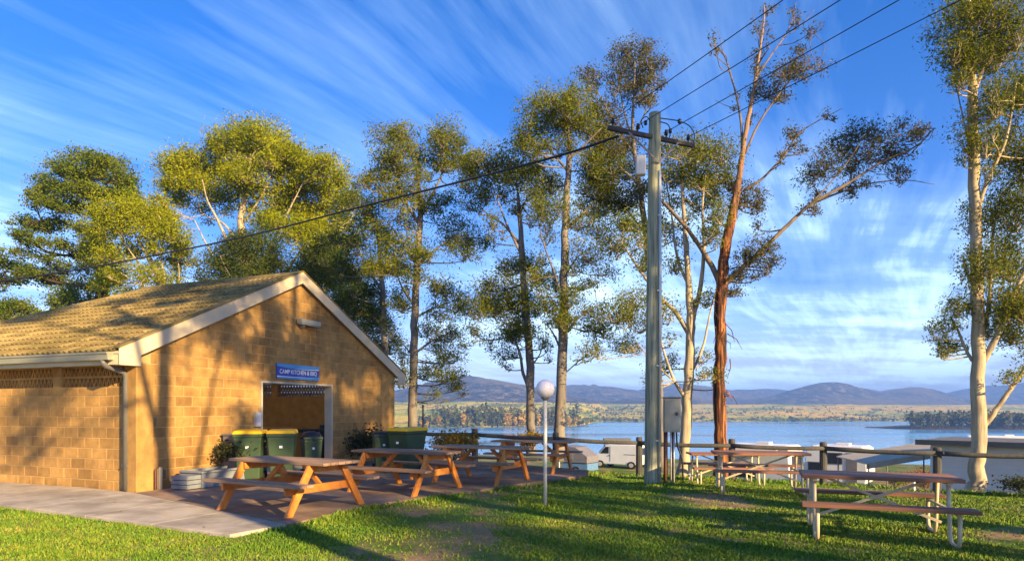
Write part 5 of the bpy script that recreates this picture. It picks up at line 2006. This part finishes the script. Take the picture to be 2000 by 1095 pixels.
shrub('shrub', 'grey green wild shrub at the foot of the pale right gum', (13.2, 14.3, gz(13.2, 14.3)), .55, .85, M['shrub'], 1700, .075, 12)
shrub('shrub', 'leafy weeds in front of the pale right gum trunk', (11.3, 13.9, gz(11.3, 13.9)), .6, .45, M['shrub'], 1300, .07, 12)
# thin pole by the bins
tp = thing('marker_pole', 'thin dark pole standing beside the outer yellow lidded bin', 'pole', P(826, 905, 16.2))
tp.location.z = 0.0
mb = MB()
mb.tube([(0, 0, -.1), (0, 0, 1.62)], .019, 8)
mb.build('shaft', M['rust'], tp, smooth=True)
mb = MB()
mb.lathe([(.024, 1.6), (.03, 1.62), (.02, 1.66)], 10)
mb.build('cap', M['rust'], tp, smooth=True)


# ------------------------------------------------------------------ caravan park below the bank
def on_terrace(px, d):
    x = (px - 1000) * d / F
    return Vector((x, d, gz(x, d)))


def wheel_part(parent, x, y, r, w=.2):
    mb = MB()
    mb.tube([(x, y - w / 2, r), (x, y + w / 2, r)], r, 18)
    wh = mb.build('wheel', M['rubber'], parent)
    mb = MB()
    mb.tube([(x, y - w / 2 - .01, r), (x, y - w / 2 + .02, r)], r * .58, 14)
    mb.build('hub', M['conduit'], wh)


def panelprism(parent, name, poly, y, mtl, t=.015):
    mb = MB()
    mb.prism(poly, y - t, y + .004)
    return mb.build(name, mtl, parent, bev=0.0)


# van: local x forward to the left (-x), side facing -y
van = thing('white_van', 'white panel van parked facing left below the bank', 'van', on_terrace(1212, 50), R(-36))
prof = [(-1.85, .35), (1.95, .35), (1.97, 1.0), (1.90, 2.02), (1.80, 2.12), (-0.55, 2.12), (-.85, 2.02), (-1.45, 1.30), (-1.95, 1.12), (-2.05, .95), (-2.05, .45)]
mb = MB()
mb.prism(prof, -.92, .92)
mb.build('body', M['white'], van, bev=.05)
panelprism(van, 'cab_window', [(-1.30, 1.30), (-.55, 1.30), (-.55, 1.90), (-.80, 1.90)], -.925, M['glass'])
mb = MB()
mb.add([(-.90, -.78, 2.0), (-.90, .78, 2.0), (-1.46, .82, 1.34), (-1.46, -.82, 1.34)], [(0, 1, 2, 3)])
ws = mb.build('windscreen', M['glass'], van)
ws.location = (-.035, 0, .03)
panelprism(van, 'door_seam', [(-.42, .6), (-.40, .6), (-.40, 1.95), (-.42, 1.95)], -.925, M['grey'])
panelprism(van, 'door_seam', [(.75, 1.25), (1.7, 1.25), (1.7, 1.29), (.75, 1.29)], -.925, M['grey'])
panelprism(van, 'door_handle', [(-.62, 1.08), (-.48, 1.08), (-.48, 1.14), (-.62, 1.14)], -.935, M['black'])
panelprism(van, 'bumper', [(-2.10, .36), (-1.6, .36), (-1.6, .62), (-2.10, .62)], -.93, M['grey'])
mb = MB()
mb.box((2.0, 0, 1.55), (.03, 1.3, .62))
mb.build('rear_window', M['glass'], van)
mb = MB()
for s in (-1, 1):
    mb.box((1.985, s * .80, 1.0), (.04, .12, .5))
mb.build('tail_light', M['rust'], van)
mb = MB()
mb.box((-2.055, -.62, .85), (.05, .35, .2))
mb.build('headlight', M['signwhite'], van)
for x in (-1.3, 1.35):
    for y in (-.86, .86):
        wheel_part(van, x, y, .33)
van.scale = (1, 1, .86)


def caravan(name, label, loc, rz, Lx, Wy, H, windows, door=None, floor=.5, group=None, bodymat='white', mirror=False):
    t = thing(name, label, 'caravan', loc, rz, group)
    mb = MB()
    h = H
    mb.prism([(-Lx / 2, floor), (Lx / 2, floor), (Lx / 2 + .08, floor + .5), (Lx / 2, h - .12), (Lx / 2 - .2, h), (-Lx / 2 + .35, h), (-Lx / 2, h - .25), (-Lx / 2 - .1, floor + .7)], -Wy / 2, Wy / 2)
    mb.build('body', M[bodymat], t, bev=.05)
    for (x0, z0, x1, z1) in windows:
        f = panelprism(t, 'window', [(x0 - .04, z0 - .04), (x1 + .04, z0 - .04), (x1 + .04, z1 + .04), (x0 - .04, z1 + .04)], -Wy / 2 - .003, M['grey'], .02)
        panelprism(f, 'pane', [(x0, z0), (x1, z0), (x1, z1), (x0, z1)], -Wy / 2 - .024, M['glass'], .012)
    if door:
        x0, x1 = door
        panelprism(t, 'door', [(x0, floor + .05), (x1, floor + .05), (x1, h - .35), (x0, h - .35)], -Wy / 2 - .003, M['grey'], .02)
    mb = MB()
    mb.box((0, -Wy / 2 - .008, floor + .28), (Lx - .2, .014, .07))
    mb.build('side_stripe', M['grey'], t)
    mb = MB()
    mb.box((Lx / 2 + .045, 0, h - .75), (.05, Wy * .62, .5))
    mb.build('end_window', M['glass'], t)
    mb = MB()
    mb.box((0.2, 0, h + .06), (.7, .5, .16))
    mb.build('roof_hatch', M['offwhite'], t, bev=.03)
    for y in (-Wy / 2 + .12, Wy / 2 - .12):
        wheel_part(t, 0.2, y, .34)
    mb = MB()
    mb.beam((-Lx / 2, -.4, floor), (-Lx / 2 - 1.1, 0, floor - .05), .08, .08)
    mb.beam((-Lx / 2, .4, floor), (-Lx / 2 - 1.1, 0, floor - .05), .08, .08)
    mb.build('tow_bar', M['grey'], t)
    return t


cv = caravan('caravan', 'white caravan with a wide dark window just below the fence behind the second metal table', on_terrace(1485, 33), R(-42), 3.5, 2.1, 2.72, [(-1.2, 1.1, .15, 1.75)])
aw = MB()
aw.box((0, -1.6, 2.5), (2.7, 1.05, .05), Matrix.Rotation(R(8), 3, 'X'))
aw.build('awning', M['awning'], cv)
caravan('caravan', 'white campervan with small square windows left of the sloping awning', on_terrace(1640, 36), R(-40), 3.0, 2.1, 2.5, [(-.35, 1.55, .35, 2.1), (-1.35, 1.0, -.75, 1.55)], (.55, 1.1))
car = thing('white_car', 'small white car parked behind the white van', 'car', on_terrace(1246, 60), R(-36))
mb = MB()
mb.prism([(-2.0, .3), (2.0, .3), (2.05, .75), (1.95, .95), (-1.95, .85), (-2.1, .6)], -.85, .85)
mb.prism([(-.95, .85), (1.75, .9), (1.2, 1.45), (-.35, 1.45)], -.75, .75)
mb.build('body', M['white'], car, bev=.06)
for x in (-1.25, 1.25):
    for y in (-.78, .78):
        wheel_part(car, x, y, .31)
panelprism(car, 'side_window', [(-.6, .92), (.4, .95), (.4, 1.36), (-.25, 1.36)], -.755, M['glass'])
panelprism(car, 'side_window', [(.48, .95), (1.4, .97), (1.05, 1.36), (.48, 1.36)], -.755, M['glass'])
caravan('caravan', 'long white caravan beyond the cabin roof at the right edge', on_terrace(1965, 58), R(-30), 6.4, 2.3, 3.05, [(-2.6, 1.9, -1.7, 2.5), (-1.1, 1.9, -.2, 2.5), (.6, 1.9, 1.5, 2.5), (2.0, 1.9, 2.7, 2.5)])

# dark roofed shelter above the van
sh = thing('camp_shelter', 'dark flat roofed shelter just above the white van', 'shelter', on_terrace(1205, 58), R(-6))
mb = MB()
mb.box((0, 0, 2.48), (2.4, 2.0, .3))
mb.build('roof', M['roofdark'], sh, bev=.03)
for sx in (-1, 1):
    for sy in (-1, 1):
        mb = MB()
        mb.box((sx * 1.1, sy * .9, 1.16), (.08, .08, 2.34))
        mb.build('post', M['grey'], sh)
sh.scale = (1, 1, .72)

# blue and grey camper trailer
ct = thing('camper_trailer', 'grey and blue canvas camper trailer left of the white van', 'trailer', on_terrace(1133, 44), R(-36))
mb = MB()
mb.prism([(-1.0, .9), (1.0, .9), (1.0, 1.35), (.1, 1.95), (-1.0, 2.05)], -.8, .8)
mb.build('canvas_top', M['grey'], ct, bev=.03)
mb = MB()
mb.box((0, 0, .62), (2.0, 1.5, .5))
mb.build('trailer_tub', M['blue'], ct, bev=.02)
panelprism(ct, 'canvas_window', [(-.7, 1.1), (-.1, 1.1), (-.1, 1.6), (-.7, 1.6)], -.805, M['grey'])
for y in (-.7, .7):
    wheel_part(ct, .1, y, .33)
mb = MB()
for x in (-1.25, -1.12):
    mb.tube([(x, -.9, 0), (x, -.9, 2.0)], .035, 8)
mb.build('pole', M['signwhite'], ct)

# pale tent
tn = thing('tent', 'pale blue ridge tent between the pale trunk and the red trunk', 'tent', on_terrace(1338, 28), R(-10))
mb = MB()
mb.prism([(-.95, 0.02), (.85, 0.02), (.12, 1.85), (-.22, 1.85)], -.9, .9)
mb.build('canvas', M['tent'], tn, bev=.03)
panelprism(tn, 'door_flap', [(-.4, .03), (.3, .03), (0.0, 1.4), (-.1, 1.4)], -.905, M['offwhite'])
mb = MB()
for sx, sy in ((-1.6, -1.2), (1.5, -1.2), (-1.6, 1.2), (1.5, 1.2)):
    mb.tube([(0, sy * .75, 1.85), (sx, sy, 0)], .008, 4)
mb.build('guy_rope', M['signwhite'], tn)

# cabin at the right with dark flat roof
cbp = P(1818, 960, 25.0)
cbz = gz(cbp.x + 3, 25.0)
cab_ = thing('holiday_cabin', 'pale clad cabin with dark flat roof below the fence at the right', 'cabin', (cbp.x, 25.0, cbz), R(-48))
H_ = 0.33 - cbz
mb = MB()
mb.box((4.5, 2.0, (H_ - .15) / 2), (9.0, 4.0, H_ - .15))
cw = mb.build('wall', M['offwhite'], cab_)
for k in range(16):
    mb = MB()
    z = k * (H_ - .2) / 16
    mb.prism([(-.028, z), (-.004, z + (H_ - .2) / 16 - .012), (0.0, z + (H_ - .2) / 16 - .012), (0.0, z)], 0.0, 9.0, 'x')
    mb.build('weatherboard', M['offwhite'], cw)
mb = MB()
mb.box((4.4, 1.9, H_ - .06), (9.5, 4.7, .18))
mb.box((4.4, -.47, H_ - .05), (9.6, .05, .20))
mb.build('roof', M['roofdark'], cab_)
mb = MB()
mb.box((1.55, -.045, H_ - 1.15), (.30, .035, .5))
wn = mb.build('window', M['white'], cab_)
mb = MB()
mb.box((1.55, -.068, H_ - 1.15), (.20, .012, .4))
mb.build('pane', M['glass'], wn)
mb = MB()
mb.box((-.018, 2.0, (H_ - .2) / 2), (.03, 3.9, H_ - .25))
mb.build('end_panel', M['offwhite'], cab_)
# awning annexe
an = thing('annexe_awning', 'sloping grey canvas awning on poles left of the cabin', 'awning', on_terrace(1762, 29), 0)
zt = an.location.z
pl_, pr_ = P(1664, 900, 29) - an.location, P(1862, 868, 29) - an.location
mb = MB()
q0, q1 = Vector((pl_.x, -1.2, pl_.z)), Vector((pr_.x, -1.2, pr_.z))
r0, r1 = Vector((pl_.x + .1, 1.6, pl_.z + .12)), Vector((pr_.x, 1.6, pr_.z + .12))
th = Vector((0, 0, .05))
mb.add([q0, q1, r1, r0, q0 - th, q1 - th, r1 - th, r0 - th], [(0, 1, 2, 3), (7, 6, 5, 4), (0, 4, 5, 1), (1, 5, 6, 2), (2, 6, 7, 3), (3, 7, 4, 0)])
mb.build('canvas', M['awning'], an)
mb = MB()
mb.add([q0 - th, q1 - th, q1 - th * 5, q0 - th * 5, q0 - th + Vector((0, .02, 0)), q1 - th + Vector((0, .02, 0)), q1 - th * 5 + Vector((0, .02, 0)), q0 - th * 5 + Vector((0, .02, 0))],
       [(0, 3, 2, 1), (4, 5, 6, 7), (0, 1, 5, 4), (3, 7, 6, 2), (0, 4, 7, 3), (1, 2, 6, 5)])
mb.build('valance', M['awning'], an)
for p in (q0.lerp(q1, .02), q0.lerp(q1, .54), r0.lerp(r1, .02), r0.lerp(r1, .54)):
    mb = MB()
    mb.tube([(p.x, p.y, 0), (p.x, p.y, p.z - .05)], .03, 8)
    mb.build('pole', M['grey'], an)
shrub('shrub', 'reddish shrub beyond the awning beside the cabin', on_terrace(1803, 34), .6, 1.3, M['redshrub'], 900, .13, 9)
shrub('shrub', 'small bright green bush under the sloping awning', on_terrace(1748, 36), .7, .9, M['pine'], 800, .13, 9)
bl = thing('marker_bollard', 'white marker post on the grass beside the reddish shrub', 'bollard', on_terrace(1785, 31))
mb = MB()
mb.tube([(0, 0, 0), (0, 0, 1.0)], .06, 10)
mb.build('shaft', M['signwhite'], bl)
mb = MB()
mb.lathe([(.065, 1.0), (.065, 1.06), (.03, 1.1)], 10)
mb.build('cap', M['whiteframe'], bl)

# moored boat near the far right
bt = thing('moored_boat', 'small white cabin boat on the lake seen above the cabin roof', 'boat', ((1866 - 1000) * 220 / F, 220, LAKE), R(0))
mb = MB()
mb.prism([(-4.2, .9), (-3.4, -.2), (3.6, -.2), (4.0, .7)], -1.2, 1.2)
mb.build('hull', M['white'], bt, bev=.1)
mb = MB()
mb.prism([(-1.4, .8), (2.4, .8), (2.0, 2.2), (-.6, 2.2)], -.9, .9)
mb.build('cabin', M['offwhite'], bt, bev=.08)
panelprism(bt, 'cabin_window', [(-.8, 1.25), (1.8, 1.25), (1.7, 1.85), (-.5, 1.85)], -.905, M['glass'])

# ------------------------------------------------------------------ grass blades
bpoly = [tuple(BW(-.05, -.08))[:2], tuple(BW(WID, -.08))[:2], tuple(BW(WID, LEN))[:2], tuple(BW(-.05, LEN))[:2]]
path_poly = slab_o + slab_i[::-1]


def inpoly(x, y, poly):
    ins_ = np.zeros(len(x), bool)
    n = len(poly)
    j = n - 1
    for i in range(n):
        xi, yi = poly[i]
        xj, yj = poly[j]
        c = ((yi > y) != (yj > y)) & (x < (xj - xi) * (y - yi) / (yj - yi + 1e-12) + xi)
        ins_ ^= c
        j = i
    return ins_


NB = 520000
u = rng.random(NB)
yy = 4.6 * (19.5 / 4.6) ** (u ** 0.9)
xx = (rng.random(NB) * 2 - 1) * (yy * 0.86 + 0.4)
keep = ~(inpoly(xx, yy, bpoly) | inpoly(xx, yy, path_poly) | inpoly(xx, yy, patio_poly))
yf = np.interp(xx, [a for a, b in FX], [b for a, b in FX])
keep &= yy < yf + 1.2
xx, yy = xx[keep], yy[keep]
# clumping and bare patches
val = np.array([mnoise.noise((x * 0.45 + 9, y * 0.45 + 4, 0.3)) + 0.5 * mnoise.noise((x * 1.3, y * 1.3, 5)) for x, y in zip(xx, yy)])
cl2 = np.array([mnoise.noise((x * 2.6, y * 2.6, 11)) for x, y in zip(xx, yy)])
keep = (rng.random(len(xx)) < np.clip(1.0 - (val - 0.16) * 3.0, 0.08, 1)) & (rng.random(len(xx)) < np.clip(0.85 + cl2 * 0.5, 0.4, 1))
xx, yy, cl2, val = xx[keep], yy[keep], cl2[keep], val[keep]
zz = np.array([gz(x, y) for x, y in zip(xx, yy)])
nb = len(xx)
h = (0.014 + 0.022 * rng.random(nb) ** 2) * (1.0 + 0.5 * np.clip(cl2, -.4, 1)) * (1 + 0.025 * yy)
# longer tufts at edges of the patio, posts and the fence
edge = np.zeros(nb, bool)
for (a, b) in zip(patio_poly[3:9], patio_poly[4:10]):
    a, b = np.array(a), np.array(b)
    t = np.clip(((xx - a[0]) * (b - a)[0] + (yy - a[1]) * (b - a)[1]) / ((b - a) @ (b - a)), 0, 1)
    dist = np.hypot(xx - (a[0] + t * (b - a)[0]), yy - (a[1] + t * (b - a)[1]))
    edge |= dist < 0.35
for (px_, py_) in ((pb.x, pb.y), (lx, ly), (mbx.location.x, mbx.location.y)):
    edge |= np.hypot(xx - px_, yy - py_) < 0.45
yf = np.interp(xx, [a for a, b in FX], [b for a, b in FX])
edge |= yy > yf - 0.5
h[edge] *= rng.uniform(1.2, 2.6, edge.sum())
w = h * 0.13 + 0.0035 + 0.0003 * yy
ang_ = rng.random(nb) * 6.283
lean = rng.random(nb) * 0.9
la = rng.random(nb) * 6.283
base = np.stack([xx, yy, zz - 0.006], 1)
side = np.stack([np.cos(ang_), np.sin(ang_), np.zeros(nb)], 1) * w[:, None]
tip = base + np.stack([np.cos(la) * lean * h, np.sin(la) * lean * h, h], 1)
v = np.stack([base - side, base + side, tip], 1).reshape(-1, 3)
me = bpy.data.meshes.new('grass')
me.vertices.add(nb * 3)
me.loops.add(nb * 3)
me.polygons.add(nb)
me.vertices.foreach_set('co', v.reshape(-1).astype(np.float32))
me.loops.foreach_set('vertex_index', np.arange(nb * 3, dtype=np.int32))
me.polygons.foreach_set('loop_start', np.arange(0, nb * 3, 3, dtype=np.int32))
at = me.attributes.new('tint', 'FLOAT', 'FACE')
at.data.foreach_set('value', rng.random(nb).astype(np.float32))
me.materials.append(M['blades'])
me.update(calc_edges=True)
go = bpy.data.objects.new('grass', me)
C.objects.link(go)
tag(go, 'short green grass of the lawn with dry patches', 'grass', kind='stuff')

# fallen leaves and bark litter on the lawn
nl = 2600
lx_ = rng.uniform(-8, 12, nl)
ly_ = rng.uniform(4.6, 16, nl)
k = ~(inpoly(lx_, ly_, bpoly))
lx_, ly_ = lx_[k], ly_[k]
onp = inpoly(lx_, ly_, patio_poly) | inpoly(lx_, ly_, path_poly)
k = ~onp | (rng.random(len(lx_)) < 0.18)
lx_, ly_, onp = lx_[k], ly_[k], onp[k]
lz_ = np.array([gz(x, y) for x, y in zip(lx_, ly_)]) + np.where(onp, 0.052, 0.022)
M['litter'] = leafmat('leaf_litter', (0.16, 0.085, 0.04), (0.34, 0.20, 0.09), .15, 3)
lo_ = leaf_object('leaf_litter', np.stack([lx_, ly_, lz_], 1), rng.uniform(.04, .10, len(lx_)), M['litter'], None, -0.0, .3)
vv = np.empty(len(lo_.data.vertices) * 3, np.float32)
lo_.data.vertices.foreach_get('co', vv)
vv = vv.reshape(-1, 4, 3)
vv[:, :, 2] = lz_[:, None] + (vv[:, :, 2] - lz_[:, None]) * .25
lo_.data.vertices.foreach_set('co', vv.reshape(-1))
tag(lo_, 'dry fallen leaves scattered over lawn and paving', 'leaves', kind='stuff')

# ------------------------------------------------------------------ haze
hz = MB()
x0, x1, y0, y1, z0_, z1_ = -9000, 9000, -700, 5000, -19.0, 170
hz.box(((x0 + x1) / 2, (y0 + y1) / 2, (z0_ + z1_) / 2), (x1 - x0, y1 - y0, z1_ - z0_))
m = bpy.data.materials.new('haze')
m.use_nodes = True
t = m.node_tree
t.nodes.clear()
pv = t.nodes.new('ShaderNodeVolumePrincipled')
pv.inputs['Color'].default_value = (0.20, 0.42, 1.0, 1)
pv.inputs['Density'].default_value = 0.00037
om = t.nodes.new('ShaderNodeOutputMaterial')
t.links.new(pv.outputs[0], om.inputs['Volume'])
ho = hz.build('haze', m)
tag(ho, kind='stuff')
